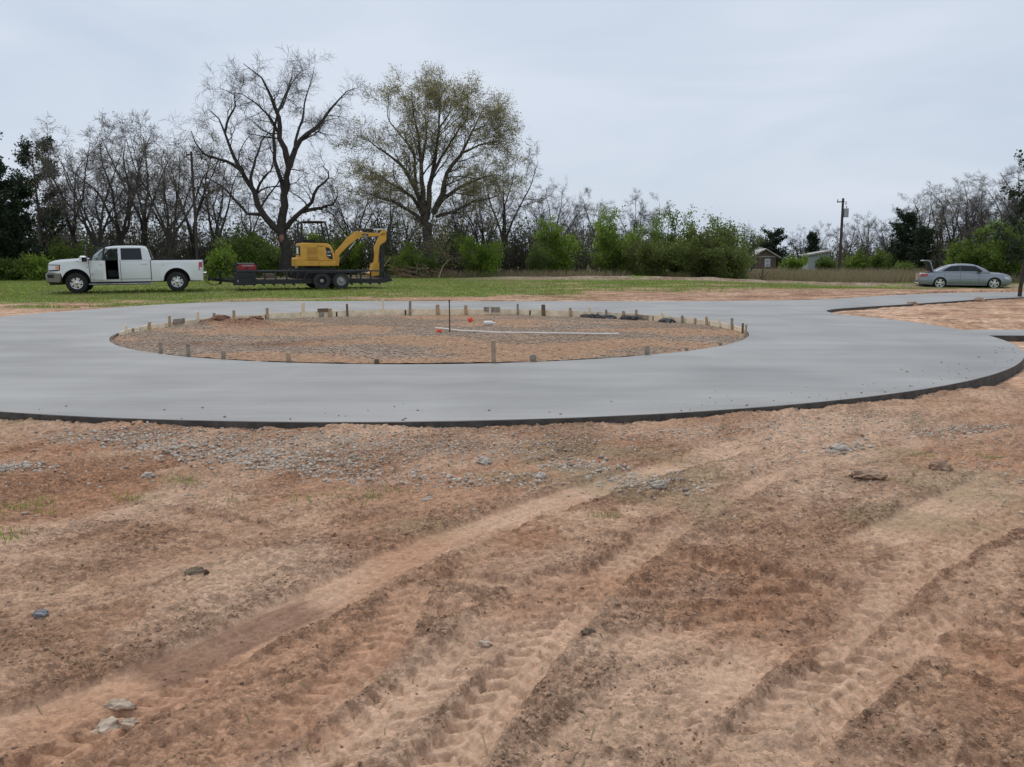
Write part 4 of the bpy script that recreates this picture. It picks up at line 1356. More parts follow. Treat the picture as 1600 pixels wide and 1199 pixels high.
# rear door panel, seams, handles
SE = M['black_plastic']
rd = patch([(1.665, .55), (2.785, .55), (2.785, 1.30), (1.665, 1.30)], t_hw, -1, .005, 16, 1.6, 12).build('rear_door', M['white_paint'], truck, 30)
MB().bar((2.44, -1.0, 1.16), (2.68, -1.0, 1.16), .03, .035).build('door_handle', M['white_paint'], rd)
for x0, x1 in ((1.652, 1.668), (2.795, 2.822)):
    patch([(x0, .46), (x1, .46), (x1, 1.305), (x0, 1.305)], t_hw, -1, .006, 1, 1.6, 14).build('panel_gap', SE, truck)
patch([(0.52, .50), (0.54, .50), (.50, 1.34), (.48, 1.34)], t_hw, -1, .006, 1, 1.6, 14).build('panel_gap', SE, truck)
patch([(1.62, .535), (2.79, .535), (2.79, .548), (1.62, .548)], t_hw, -1, .006, 12, 1.6, 1).build('panel_gap', SE, truck)
# pillar behind the open door, sill, step bar
MB().box(.60, 1.64, -.965, -.86, .46, .53).build('door_sill', M['white_paint'], truck)
MB().tube([(.45, -1.02, .345), (2.85, -1.02, .345)], .035, 12).build('step_bar', M['steel'], truck, 40)
MB().box(.5, 2.75, -.99, -.75, .33, .42).build('frame_rail', SE, truck)
MB().box(-.5, 4.7, -.5, .5, .40, .52).build('chassis', SE, truck)
# cabin inside
MB().box(.55, 2.75, -.84, .90, .45, .56).box(2.70, 2.78, -.85, .85, .5, 1.30).box(.50, .62, -.88, .88, .5, 1.30).box(.6, 2.75, .90, .93, .5, 1.30).build('cabin_lining', M['seat'], truck)
MB().prism([(.52, 1.0), (.95, 1.05), (.93, 1.22), (.8, 1.30), (.52, 1.31)], -.83, .83, .02).build('dashboard', M['seat'], truck)
for y in (-.45, .45):
    st = link('seat', None, truck, (0, y, 0))
    MB().prism([(1.15, .60), (1.70, .60), (1.70, .88), (1.2, .92), (1.12, .85)], -.27, .27, .04).build('cushion', M['seat'], st)
    MB().prism([(1.62, .85), (1.78, .85), (1.95, 1.42), (1.84, 1.46), (1.76, 1.40)], -.26, .26, .03).build('backrest', M['seat'], st)
    MB().prism([(1.83, 1.47), (1.93, 1.45), (1.98, 1.64), (1.90, 1.66)], -.14, .14, .02).build('headrest', M['seat'], st)
sw = [(1.06 + .07 * math.sin(a), -.45 + .19 * math.cos(a), 1.17 + .18 * math.sin(a)) for a in np.linspace(0, 6.283, 25)]
MB().tube(sw, .015, 8, False).build('steering_wheel', M['seat'], truck, 60)
MB().box(1.03, 1.08, -.1, .1, 1.04, 1.07).build('centre_console', M['seat'], truck)
# open driver door, hinged at its front edge
HX, HY = .56, -.945
door = link('front_door', None, truck, (HX, HY, 0), (0, 0, R(-58)))
def d_hw(x, z, zt): return t_hw(x + HX, z, 1.6) + HY
def dpanel(off, name, m):
    b = patch([(-.01, .545), (1.075, .545), (1.075, 1.305), (-.06, 1.305)], d_hw, -1, off, 12, 1.6, 12)
    return b.build(name, m, door, 30)
dpanel(.0, 'outer_skin', M['white_paint'])
dpanel(-.075, 'inner_trim', M['seat'])
MB().box(1.06, 1.078, -.045, .075, .55, 1.30).build('door_edge', M['white_paint'], door)
MB().box(.0, 1.07, -.02, .07, .53, .548).build('door_bottom', M['white_paint'], door)
def dw(x, z): return (x, -(c_hw(x + HX, z, 9) + HY), z)
b = MB()
for p0, p1 in (((-.05, 1.31), (.47, 1.80)), ((.47, 1.80), (1.05, 1.81)), ((1.055, 1.31), (1.055, 1.81))):
    b.bar(dw(*p0), dw(*p1), .05, .055)
b.build('window_frame', M['black_plastic'], door)
V = [dw(*q) for q in ((-.03, 1.31), (1.04, 1.31), (1.04, 1.79), (.47, 1.79))]
MB().add(V, [(0, 1, 2, 3)]).build('window_glass', M['glass'], door)
MB().bar((.80, -.065, 1.16), (1.03, -.06, 1.16), .03, .035).build('door_handle', M['white_paint'], door)
MB().bar((.09, -.06, .76), (.26, -.06, .76), .008, .035).build('side_badge', M['steel'], door)
mr = link('mirror', None, door, (.08, -.10, 1.33))
MB().bar((0, .08, .0), (0, -.16, .03), .06, .04).build('mirror_arm', SE, mr)
b = MB().prism([(-.10, -.10), (.09, -.10), (.11, .12), (-.02, .17), (-.12, .12)], -.34, -.10, .03)
b.build('mirror_housing', M['white_paint'], mr, 40)
MB().box(.10, .112, -.32, -.12, -.07, .10).build('mirror_glass', M['glass_dark'], mr)
mr = link('mirror', None, truck, (.62, 1.0, 1.33))
MB().prism([(-.10, -.10), (.09, -.10), (.11, .12), (-.02, .17), (-.12, .12)], .06, .28, .03).build('mirror_housing', M['white_paint'], mr, 40)
# front end
def headlamp(s):
    hl = link('headlight', None, truck)
    patch([(-.985, .93), (-.60, .955), (-.58, 1.12), (-.985, 1.13)], t_hw, s, .008, 8, 1.6, 4).build('lens', M['lens'], hl, 40)
    patch([(-.99, .90), (-.56, .92), (-.54, 1.15), (-.99, 1.16)], t_hw, s, .004, 8, 1.6, 4).build('surround', SE, hl, 40)
    patch([(-.70, .965), (-.595, .975), (-.575, 1.11), (-.72, 1.09)], t_hw, s, .012, 4, 1.6, 3).build('indicator', M['amber'], hl, 40)
    patch([(-.98, .88), (-.62, .90), (-.60, .93), (-.98, .915)], t_hw, s, .009, 6, 1.6, 1).build('trim', SE, hl)
headlamp(-1); headlamp(1)
MB().box(-1.03, -.99, -.72, .72, .78, 1.12).build('grille', SE, truck)
b = MB()
for k in range(4): b.box(-1.045, -1.028, -.70, .70, .82 + k * .08, .84 + k * .08)
b.build('grille_bars', M['chrome'], truck)
fb = MB().prism([(-1.08, .44), (-.60, .40), (-.52, .50), (-.50, .74), (-.52, .83), (-1.02, .86), (-1.10, .78)], -1.0, 1.0, .05).build('front_bumper', M['bumper'], truck, 40)
MB().box(-1.02, -.80, -1.006, -.9, .62, .76).build('fog_recess', SE, fb)
MB().box(-1.0, -.58, -.85, .85, .34, .46).build('air_dam', SE, truck)
rb = MB().prism([(4.60, .52), (4.95, .54), (4.99, .80), (4.60, .80)], -.97, .97, .04).build('rear_bumper', M['bumper'], truck, 40)
MB().box(4.62, 4.97, -.9, .9, .80, .815).build('step_pad', SE, rb)
for s in (-1, 1):
    tl = patch([(4.66, .88), (4.80, .86), (4.825, 1.22), (4.69, 1.21)], t_hw, s, .008, 3, 1.6, 5).build('tail_light', M['tail'], truck, 40)
    patch([(4.70, .89), (4.80, .88), (4.805, .98), (4.71, .99)], t_hw, s, .012, 2, 1.6, 2).build('reversing_lens', M['lens'], tl)
MB().box(2.84, 4.82, -.93, .93, 1.305, 1.345).build('bed_cover', SE, truck)
MB().box(4.832, 4.85, -.85, .85, .82, 1.28).build('tailgate', M['white_paint'], truck)
patch([(.02, 1.26), (.34, 1.27), (.34, 1.305), (.02, 1.295)], t_hw, -1, .006, 4, 1.6, 1).build('hood_badge', M['steel'], truck)
patch([(.40, 1.02), (.52, 1.03), (.46, 1.09), (.42, 1.05)], t_hw, -1, .006, 2, 1.6, 1).build('fender_badge', M['steel'], truck)
patch([(3.20, 1.10), (3.34, 1.10), (3.36, 1.112), (3.20, 1.112)], t_hw, -1, .006, 2, 1.6, 1).build('fuel_flap', M['galv'], truck)
for a in AX:
    b = MB()
    ang = np.linspace(-.15, math.pi + .15, 20)
    for y0, y1 in ((-.90, -.45), (.45, .90)):
        V = [(a + (AR + .0) * math.cos(t), y, .45 + AR * math.sin(t)) for t in ang for y in (y0, y1)]
        n = len(b.V)
        b.add(V, [(2 * i, 2 * i + 1, 2 * i + 3, 2 * i + 2) for i in range(19)])
        b.box(a - AR, a + AR, y1 - .02 if y0 < 0 else y0, y1 if y0 < 0 else y0 + .02, .42, .96)
    b.build('wheel_well', SE, truck)
    for s in (-1, 1):
        add_wheel(truck, (a, s * .86, .405), .405, .28, .235, s, 6, M['chrome'], M['rubber'])
MB().tube([(0, -.8, .40), (0, .8, .40)], .05, 8).tube([(3.79, -.8, .40), (3.79, .8, .40)], .06, 8).build('axles', SE, truck)

# ---- trailer, local x along the bed from the deck front
TY2 = R(23)
cT = math.cos(TY2); sT = math.sin(TY2)
hitch_w = np.array([truck.location.x + 5.05 * math.cos(TY), truck.location.y + 5.05 * math.sin(TY)])
TZ = 0.09
TL = 6.5
trailer = thing('equipment_trailer', 'black tandem axle equipment trailer hitched behind the white pickup', 'trailer', (hitch_w[0], hitch_w[1], TZ), TY2)
X0 = 1.05                                    # deck front behind the coupler
BM_ = M['black_metal']
DZ = 0.46
frame = MB()
for s in (-1, 1):
    frame.box(X0, X0 + TL, s * 1.0 - .04, s * 1.0 + .04, DZ - .20, DZ - .02)
frame.box(X0, X0 + .08, -1, 1, DZ - .2, DZ - .02).box(X0 + TL - .08, X0 + TL, -1, 1, DZ - .2, DZ - .02)
frame.build('frame', BM_, trailer)
for k in range(15):
    x = X0 + .3 + k * (TL - .5) / 14
    b = MB().prism([(x - .22, DZ - .13), (x + .02, DZ - .30), (x + .05, DZ - .13)], -1.02, -.94, .005) if (x < X0 + 2.5 or x > X0 + 4.45) else MB().box(x - .03, x + .03, -.98, .98, DZ - .16, DZ - .03)
    if x < X0 + 2.5 or x > X0 + 4.45:
        b.box(x - .03, x + .03, -.94, .98, DZ - .16, DZ - .03)
    b.build('crossmember', BM_, trailer)
for k in range(10):
    y = -.9 + k * .2
    MB().box(X0 + .02, X0 + TL - .02, y - .092, y + .092, DZ - .018, DZ + .02).build('deck_plank', M['plank'], trailer)
RZ = .84
for s in (-1, 1):
    rl = MB().box(X0, X0 + TL, s * 1.0 - .035, s * 1.0 + .035, RZ - .06, RZ).build('side_rail', BM_, trailer)
    for k in range(14):
        x = X0 + .25 + k * (TL - .4) / 13
        MB().box(x - .03, x + .03, s * 1.0 - .03, s * 1.0 + .03, DZ - .02, RZ - .06).build('rail_post', BM_, rl)
    MB().box(X0 + .02, X0 + TL - .1, s * 1.0 - .025, s * 1.0 + .025, RZ + .0015, RZ + .006).build('worn_edge', M['steel'], rl)
WX = X0 + 3.72
for s in (-1, 1):
    fd = MB()
    pf = [(WX - .95, .42), (WX - .72, .80), (WX + 1.35, .80), (WX + 1.52, .50)]
    for i in range(3):
        fd.bar((pf[i][0], s * 1.17, pf[i][1]), (pf[i + 1][0], s * 1.17, pf[i + 1][1]), .30 if False else .03, .03)
    V = [(q[0], s * y, q[1]) for q in pf for y in (1.02, 1.32)]
    fd.add(V, [(2 * i, 2 * i + 1, 2 * i + 3, 2 * i + 2) for i in range(3)])
    V = [(q[0], s * 1.32, q[1]) for q in pf] + [(q[0], s * 1.32, q[1] - .06) for q in pf]
    fd.add(V, [(0, 1, 5, 4), (1, 2, 6, 5), (2, 3, 7, 6)])
    fd.build('fender', BM_, trailer)
    for i, dx in enumerate((-.1, .76)):
        add_wheel(trailer, (WX + dx, s * 1.16, .375), .375, .21, .20, s, 0, M['steel'] if i else M['black_metal'], M['rubber_worn'], False)
MB().tube([(WX - .1, -1.1, .375), (WX - .1, 1.1, .375)], .045, 8).tube([(WX + .76, -1.1, .375), (WX + .76, 1.1, .375)], .045, 8).build('axles', BM_, trailer)
MB().bar((.16, 0, .46), (X0 + .1, -.75, .36), .08, .12).bar((.16, 0, .46), (X0 + .1, .75, .36), .08, .12).bar((.1, 0, .47), (X0 + .3, 0, .40), .14, .14).build('tongue', BM_, trailer)
MB().box(-.05, .18, -.06, .06, .44, .56).tube([(-.0, 0, .40), (-.0, 0, .56)], .05, 10).build('coupler', BM_, trailer)
MB().tube([(.45, -.12, .24), (.45, -.12, .80)], .05, 10).box(.36, .54, -.18, -.06, .76, .84).build('jack', BM_, trailer)
cu = [(-.25, -.1, .52), (-.12, -.14, .32), (.1, -.16, .22), (.3, -.15, .24), (.5, -.1, .36)]
MB().tube(cu, .014, 6).build('safety_chain', BM_, trailer)
cu = [(-.2, .1, .55), (.0, .12, .30), (.25, .12, .19), (.5, .1, .3), (.62, .05, .52), (.78, .0, .66), (.82, 0, .9), (.72, 0, 1.0), (.9, -.1, 1.02)]
MB().tube(cu, .012, 6).build('light_cable', BM_, trailer)
tb = MB().prism([(X0 - .1, .22), (X0 + .82, .22), (X0 + .82, .76), (X0 - .05, .76)], -1.06, -.55, .02).build('toolbox', BM_, trailer)
MB().box(X0 + .04, X0 + .08, -1.075, -1.06, .36, .44).build('latch', M['steel'], tb)
MB().tube([(X0 + .1, -1.07, .70), (X0 + .22, -1.09, .60), (X0 + .5, -1.09, .56), (X0 + .72, -1.07, .66)], .012, 6).build('hanging_strap', M['rubber_worn'], tb)
MB().box(X0 + 1.3, X0 + 1.75, .15, .6, DZ + .022, DZ + .24).build('supply_box', M['plank'], trailer)
# beaver tail and stand-up ramps
for y in (-1.04, .98):
    MB().prism([(X0 + TL, DZ - .2), (X0 + TL + .42, DZ - .10), (X0 + TL + .12, DZ + .26), (X0 + TL - .02, DZ + .26)], y, y + .06, .005).build('dovetail', BM_, trailer)
for y0, y1 in ((-.95, -.5), (.5, .95)):
    rp_ = link('loading_ramp', None, trailer)
    for y in (y0, y1):
        MB().bar((X0 + TL - .05, y, DZ - .05), (X0 + TL - .05 + .06, y, DZ + 1.28), .06, .10).build('ramp_rail', BM_, rp_)
    for k in range(5):
        z = DZ + .12 + k * .27
        MB().bar((X0 + TL - .04 + .05 * k / 5, y0, z), (X0 + TL - .04 + .05 * k / 5, y1, z), .04, .04).build('rung', BM_, rp_)

# ---- generator on the trailer front
def on_trailer(lx, ly, lz):
    return (hitch_w[0] + lx * cT - ly * sT, hitch_w[1] + lx * sT + ly * cT, TZ + lz)
gen = thing('generator', 'red and black portable generator on the front of the trailer', 'generator', on_trailer(X0 + .46, -.70, .765), TY2)
MB().box(-.36, .40, -.22, .22, .05, .17).build('engine', M['black_plastic'], gen)
MB().prism([(-.34, .10), (.40, .10), (.40, .30), (.32, .34), (-.30, .34), (-.36, .28)], -.235, .20, .02).build('cover', M['red_paint'], gen, 40)
MB().box(-.18, .30, -.242, -.236, .27, .31).build('label_strip', M['steel'], gen)
MB().box(-.05, .06, -.243, -.237, .15, .22).build('outlet_panel', M['black_plastic'], gen)
MB().prism([(-.42, .30), (.38, .30), (.34, .41), (-.40, .41)], -.18, .2, .03).build('fuel_tank', M['black_plastic'], gen, 40)
b = MB()
for y in (-.25, .25):
    b.tube([(-.45, y, .0), (-.45, y, .42), (-.40, y, .46)], .02, 8).tube([(.46, y, .0), (.46, y, .36)], .02, 8).tube([(-.45, y, .02), (.46, y, .02)], .02, 8)
b.tube([(-.45, -.25, .44), (-.45, .25, .44)], .02, 8)
b.build('frame', M['black_metal'], gen, 40)

# ---- mini excavator standing on the trailer
E0 = X0 + 3.42                     # turntable centre along the trailer
EZ = DZ + .022
exc = thing('mini_excavator', 'yellow mini excavator with folded boom parked on the black trailer', 'excavator', on_trailer(E0, 0.05, EZ), TY2)
YE = M['yellow']
for s in (-1, 1):
    tk = link('track', None, exc, (0, s * .60, 0))
    pr = [(-.85 + .2 * math.cos(a), .22 + .22 * math.sin(a)) for a in np.linspace(math.pi / 2, 3 * math.pi / 2, 10)] + [(.85 + .2 * math.cos(a), .22 + .22 * math.sin(a)) for a in np.linspace(-math.pi / 2, math.pi / 2, 10)]
    MB().prism(pr, -.15, .15, .015).build('track_belt', M['rubber'], tk)
    for k in range(5):
        MB().tube([(-.7 + k * .35, -.155, .17), (-.7 + k * .35, .155, .17)], .09, 12).build('roller', M['black_metal'], tk)
MB().box(-.6, .6, -.45, .45, .16, .42).tube([(0, 0, .40), (0, 0, .56)], .36, 20).build('undercarriage', M['black_metal'], exc)
MB().prism([(1.15, .04), (1.28, .02), (1.25, .34), (1.17, .36)], -.75, .75, .01).build('blade', M['yellow'], exc)
# house: lower tub, engine cover with louvres
hx = lambda px: (px - 375) / 300.0
hz = lambda py: (705 - py) / 300.0 + .53
lo = [(hx(133), hz(700)), (hx(652), hz(700)), (hx(655), hz(640)), (hx(640), hz(628)), (hx(240), hz(628)), (hx(215), hz(585)), (hx(150), hz(585)), (hx(133), hz(600))]
MB().prism(lo, -.78, .78, .035).build('lower_house', YE, exc, 30)
up = [(hx(150), hz(590)), (hx(185), hz(590)), (hx(240), hz(630)), (hx(643), hz(630)), (hx(640), hz(540)), (hx(632), hz(490)), (hx(612), hz(440)), (hx(582), hz(408)), (hx(540), hz(394)), (hx(225), hz(388)), (hx(198), hz(402)), (hx(190), hz(440)), (hx(188), hz(540))]
up = [(hx(190), hz(632)), (hx(643), hz(632)), (hx(640), hz(540)), (hx(632), hz(490)), (hx(612), hz(440)), (hx(582), hz(408)), (hx(540), hz(394)), (hx(225), hz(388)), (hx(198), hz(402)), (hx(190), hz(440))]
hs = MB().prism(up, -.76, .70, .05).build('engine_cover', YE, exc, 30)
for k in range(11):
    z = hz(455 + k * 15.5)
    if k == 7: continue
    MB().bar((hx(278), -.762, z), (hx(400), -.762, z), .012, .022).build('louvre', M['yellow_dk'], hs)
MB().bar((hx(412), -.764, hz(625)), (hx(412), -.764, hz(440)), .008, .010).bar((hx(412), -.764, hz(433)), (hx(495), -.764, hz(433)), .008, .02).bar((hx(430), -.784, hz(690)), (hx(430), -.784, hz(640)), .006, .012).build('panel_seam', M['rust'], hs)
MB().box(hx(440), hx(500), -.772, -.755, hz(642), hz(634)).build('cover_latch', M['black_plastic'], hs)
bp_ = [(hx(528), hz(445)), (hx(575), hz(455)), (hx(600), hz(490)), (hx(615), hz(545)), (hx(620), hz(610)), (hx(575), hz(605)), (hx(540), hz(570)), (hx(530), hz(520))]
dec = MB().prism(bp_, -.768, -.755, .002).build('black_decal', M['black_plastic'], exc)
text_mesh('lettering', 'CAT', .145, M['white_print'], dec, (hx(566), -.772, hz(512)), (R(90), 0, 0))
MB().box(hx(545), hx(592), -.7715, -.767, hz(563), hz(550)).build('print_line', M['white_print'], dec)
lb = MB().prism([(hx(136), hz(552)), (hx(186), hz(552)), (hx(186), hz(435)), (hx(138), hz(435))], -.70, -.40, .01).build('rear_lamp_box', M['black_plastic'], exc)
MB().box(hx(142), hx(166), -.708, -.70, hz(540), hz(452)).build('warning_sticker', M['white_print'], lb)
# seat and roll-over frame
se = link('seat', None, exc)
MB().prism([(hx(270), hz(390)), (hx(420), hz(390)), (hx(420), hz(345)), (hx(290), hz(345))], -.25, .25, .03).build('cushion', M['seat'], se)
MB().prism([(hx(215), hz(385)), (hx(285), hz(385)), (hx(250), hz(250)), (hx(225), hz(250))], -.24, .24, .03).build('backrest', M['seat'], se)
ro = link('roll_over_frame', None, exc)
for s, dx in ((-.52, 0), (.52, 0)):
    MB().tube([(hx(235), s, hz(395)), (hx(222), s, hz(220)), (hx(228), s, hz(130)), (hx(255), s, hz(108)), (hx(500), s, hz(105)), (hx(545), s, hz(112)), (hx(570), s, hz(230)), (hx(605), s, hz(420))], .042, 10).build('frame_tube', M['black_metal'], ro, 50)
for px in (255, 545):
    MB().tube([(hx(px), -.52, hz(106)), (hx(px), .52, hz(106))], .028, 8).build('cross_tube', M['black_metal'], ro, 50)
MB().tube([(hx(495), .52, hz(110)), (hx(535), .52, hz(390))], .024, 8).build('front_post', M['black_metal'], ro)
MB().tube([(hx(175), .30, hz(160)), (hx(180), .30, hz(300)), (hx(210), .30, hz(380))], .022, 8).build('rear_post', M['black_metal'], ro)
MB().box(hx(255), hx(545), -.52, .52, hz(101), hz(95)).build('canopy_plate', M['black_metal'], ro)
for s in (-.28, .28):
    MB().tube([(hx(450), s, hz(395)), (hx(470), s, hz(330))], .012, 6).tube([(hx(470), s, hz(330)), (hx(472), s, hz(322))], .025, 8).build('control_lever', M['black_plastic'], exc)
# swing post, boom, stick, bucket, rams
MB().prism([(hx(645), hz(690)), (hx(735), hz(700)), (hx(750), hz(600)), (hx(735), hz(530)), (hx(690), hz(525)), (hx(655), hz(600))], -.14, .14, .02).build('swing_post', YE, exc, 30)
bo = [(hx(690), hz(512)), (hx(850), hz(325)), (hx(950), hz(245)), (hx(1010), hz(212)), (hx(1100), hz(236)), (hx(1380), hz(240)), (hx(1418), hz(228)), (hx(1425), hz(262)), (hx(1390), hz(280)), (hx(1320), hz(285)), (hx(1160), hz(293)), (hx(1085), hz(297)), (hx(1010), hz(322)), (hx(900), hz(403)), (hx(790), hz(508)), (hx(742), hz(556)), (hx(700), hz(550))]
bm_ = MB().prism(bo, -.085, .085, .012).build('boom', YE, exc, 30)
MB().prism([(hx(1070), hz(256)), (hx(1100), hz(250)), (hx(1150), hz(254)), (hx(1172), hz(268)), (hx(1150), hz(286)), (hx(1080), hz(286))], -.091, -.085, .001).build('boom_decal', M['black_plastic'], bm_)
text_mesh('lettering', 'CAT', .10, M['white_print'], bm_, (hx(1112), -.093, hz(272)), (R(90), 0, 0), .0015)
text_mesh('model_mark', 'C', .09, M['white_print'], bm_, (hx(838), -.088, hz(398)), (R(90), 0, 0), .0015)
st_ = [(hx(1355), hz(215)), (hx(1388), hz(188)), (hx(1425), hz(200)), (hx(1422), hz(330)), (hx(1400), hz(365)), (hx(1325), hz(410)), (hx(1302), hz(560)), (hx(1290), hz(690)), (hx(1228), hz(690)), (hx(1250), hz(560)), (hx(1245), hz(440)), (hx(1315), hz(300))]
MB().prism(st_, -.085, .085, .01).build('stick', YE, exc, 30)
def ram(a, b_, f, r, nm):
    a, b_ = np.array(a), np.array(b_)
    m = a + (b_ - a) * f
    root = link(nm, None, exc)
    MB().tube([a, m], r, 12).build('barrel', M['black_metal'], root, 40)
    MB().tube([m, b_], r * .55, 10).build('rod', M['chrome'], root, 40)
ram((hx(1020), 0, hz(200)), (hx(1385), 0, hz(188)), .60, .05, 'stick_ram')
ram((hx(745), 0, hz(665)), (hx(985), 0, hz(355)), .62, .05, 'boom_ram')
ram((hx(1395), 0, hz(330)), (hx(1330), 0, hz(640)), .6, .045, 'bucket_ram')
bk = [(hx(1210), hz(660)), (hx(1310), hz(655)), (hx(1330), hz(740)), (hx(1290), hz(830)), (hx(1190), hz(850)), (hx(1120), hz(800)), (hx(1180), hz(780))]
bq = MB().prism(bk, -.26, .26, .01).build('bucket', YE, exc, 30)
for k in range(4):
    y = -.22 + k * .147
    MB().bar((hx(1130), y, hz(803)), (hx(1095), y, hz(790)), .05, .03).build('tooth', M['steel'], bq)
for h_ in (-.05, .05):
    MB().tube([(hx(690), h_, hz(520)), (hx(850), h_, hz(318)), (hx(1000), h_, hz(200))], .013, 6).build('hydraulic_hose', M['black_plastic'], exc)
MB().tube([(hx(760), -.13, hz(640)), (hx(800), -.14, hz(650)), (hx(850), -.13, hz(560)), (hx(930), -.12, hz(440))], .012, 6).build('hydraulic_hose', M['black_plastic'], exc)

# ---- silver saloon with its boot open; local x from the rear axle to the front
CY = R(-18)
C_C = D(1552, 452, 48.4)
cxy = place(C_C, (2.87, -.79), CY)
CZ = float(base_z(np.array(27.0), np.array(48.8)))
CZ = D(1552, 452, 48.4)[2]
car = thing('saloon_car', 'silver saloon car with its boot lid open beside the road', 'car', (cxy[0], cxy[1], CZ + .0), CY)
CAX, CR = (0.0, 2.87), .365
def s_prof(x):
    zb = np.interp(x, [-1.12, -1.0, -.4, 3.3, 3.7, 3.8], [.40, .28, .22, .22, .24, .34])
    for a in CAX:
        d = abs(x - a)
        if d < CR: zb = max(zb, .33 + math.sqrt(CR * CR - d * d))
    zt = np.interp(x, [-1.12, -1.07, -.95, -.4, .0, .4, 1.6, 2.3, 2.7, 3.2, 3.55, 3.72, 3.80], [.86, .90, .90, .96, .985, .985, .965, .96, .945, .905, .84, .76, .62])
    crown = np.interp(x, [-1.1, 2.2, 2.6, 3.5, 3.8], [.0, .0, .05, .06, .02])
    return zb, zt, crown
def s_hw(x, z, zt):
    h = .925
    if x < -.55: h -= .16 * ((-.55 - x) / .57) ** 2.3
    if x > 3.0: h -= .24 * ((x - 3.0) / .8) ** 2.2
    h -= .07 * max(0, (z - .60) / .4) ** 1.6 + .10 * max(0, (.5 - z) / .3) ** 2
    h -= .012 * math.exp(-((z - .66 - .03 * x) / .03) ** 2)
    for a in CAX:
        d = math.hypot(x - a, z - .33)
        h += .02 * math.exp(-((d - CR) / .1) ** 2)
    if zt < 5:
        e = max(0, (z - (zt - .09)) / .09)
        h -= .06 * min(1, e) ** 2
    return h
sxs = np.linspace(-1.12, 3.80, 150)
def s_skip(x, y, z, k): return k == 'T' and -1.06 < x < -.42 and abs(y) < .62
SP = M['silver_paint']
shell(sxs, s_prof, s_hw, 16, 14, s_skip).build('body', SP, car, 30)
def g_prof(x):
    zt = np.interp(x, [-.46, -.2, .15, .55, .95, 1.4, 1.75, 2.05, 2.35, 2.62], [.975, 1.10, 1.27, 1.40, 1.455, 1.46, 1.425, 1.34, 1.18, .975])
    return .955, max(zt, .96), .03 if zt > 1.1 else .0
def g_hw(x, z, zt):
    h = .865 - .42 * (z - .95)
    e = max(0, (z - (zt - .05)) / .05) if 1.05 < zt < 5 else 0
    return h - .05 * min(1, e) ** 2
shell(np.linspace(-.46, 2.62, 80), g_prof, g_hw, 10, 12, None, (False, False)).build('roof_cabin', SP, car, 35)
for s in (-1, 1):
    patch([(.05, 1.03), (1.02, 1.03), (1.02, 1.375), (.52, 1.325)], g_hw, s, .005, 8).build('rear_side_window', M['glass_dark'], car, 40)
    patch([(1.09, 1.03), (2.27, 1.03), (1.86, 1.33), (1.09, 1.38)], g_hw, s, .005, 8).build('front_side_window', M['glass_dark'], car, 40)
    patch([(1.03, 1.02), (1.08, 1.02), (1.08, 1.385), (1.03, 1.38)], g_hw, s, .006, 2).build('door_pillar', M['black_plastic'], car)
    for x in (1.06, .22, 2.05):
        patch([(x, .36), (x + .012, .36), (x + .012, .95), (x, .95)], s_hw, s, .005, 1, 1.6, 10).build('panel_gap', M['black_plastic'], car)
    for x in (.42, 1.28):
        MB().bar((x, s * .90, .86), (x + .22, s * .905, .855), .025, .03).build('door_handle', M['chrome'], car)
    patch([(.35, .215), (2.5, .205), (2.5, .265), (.35, .275)], s_hw, s, .012, 10, 1.6, 1).build('sill_trim', M['galv'], car)
    mr = link('mirror', None, car, (2.02, s * .90, 1.05))
    MB().prism([(-.06, -.05), (.08, -.05), (.14, .0), (.08, .09), (-.06, .10)], *((-.2, .0) if s < 0 else (.0, .2)), .02).build('mirror_housing', M['black_plastic'], mr, 40)
    tl = patch([(-1.07, .70), (-.70, .74), (-.66, .86), (-1.07, .88)], s_hw, s, .008, 6, 1.6, 3).build('tail_light', M['tail'], car, 40)
    hl = patch([(3.42, .60), (3.70, .54), (3.66, .66), (3.36, .76)], s_hw, s, .008, 5, 1.6, 3).build('headlight', M['lens'], car, 40)
def sheet(xa, xb, fn, yo, nm):
    V = []
    for i in range(7):
        x = xa + (xb - xa) * i / 6
        z = fn(x)[1]
        h = g_hw(x, z, 9) - yo
        for j in range(9):
            y = -h + 2 * h * j / 8
            V.append((x, y, z + .035 * (1 - (y / h) ** 2) + .008))
    return MB().add(V, [(i * 9 + j, i * 9 + 9 + j, i * 9 + 10 + j, i * 9 + 1 + j) for i in range(6) for j in range(8)]).build(nm, M['glass_dark'], car, 40)
sheet(1.82, 2.58, g_prof, .08, 'windscreen')
sheet(-.40, .42, g_prof, .10, 'rear_window')
# open boot: lining, cargo, lid standing up on its hinge
MB().box(-1.03, -.38, -.64, .64, .48, .52).box(-.40, -.36, -.64, .64, .5, .97).box(-1.04, -.4, .64, .66, .5, .93).box(-1.04, -.4, -.66, -.64, .5, .93).build('boot_lining', M['black_plastic'], car)
MB().prism([(-1.03, .52), (-.62, .52), (-.62, .99), (-1.0, .95)], -.35, .45, .03).build('boot_cargo', M['beige'], car)
MB().box(-1.14, -1.09, -.55, .55, .50, .90).build('rear_panel', M['beige'], car)
lid = [(-.34, 1.05), (-.44, 1.34), (-.50, 1.56), (-.56, 1.66), (-.66, 1.70), (-.90, 1.70), (-.94, 1.66), (-.90, 1.635), (-.70, 1.62), (-.61, 1.60), (-.57, 1.52), (-.48, 1.26), (-.40, 1.03)]
ld = MB().prism(lid, -.62, .62, .01).build('boot_lid', SP, car, 30)
lin_ = [(-.42, 1.08), (-.565, 1.53), (-.60, 1.595), (-.69, 1.635), (-.86, 1.655), (-.80, 1.59), (-.70, 1.48), (-.62, 1.25), (-.52, 1.06)]
MB().prism(lin_, -.58, .58, .01).build('lid_lining', M['black_plastic'], ld)
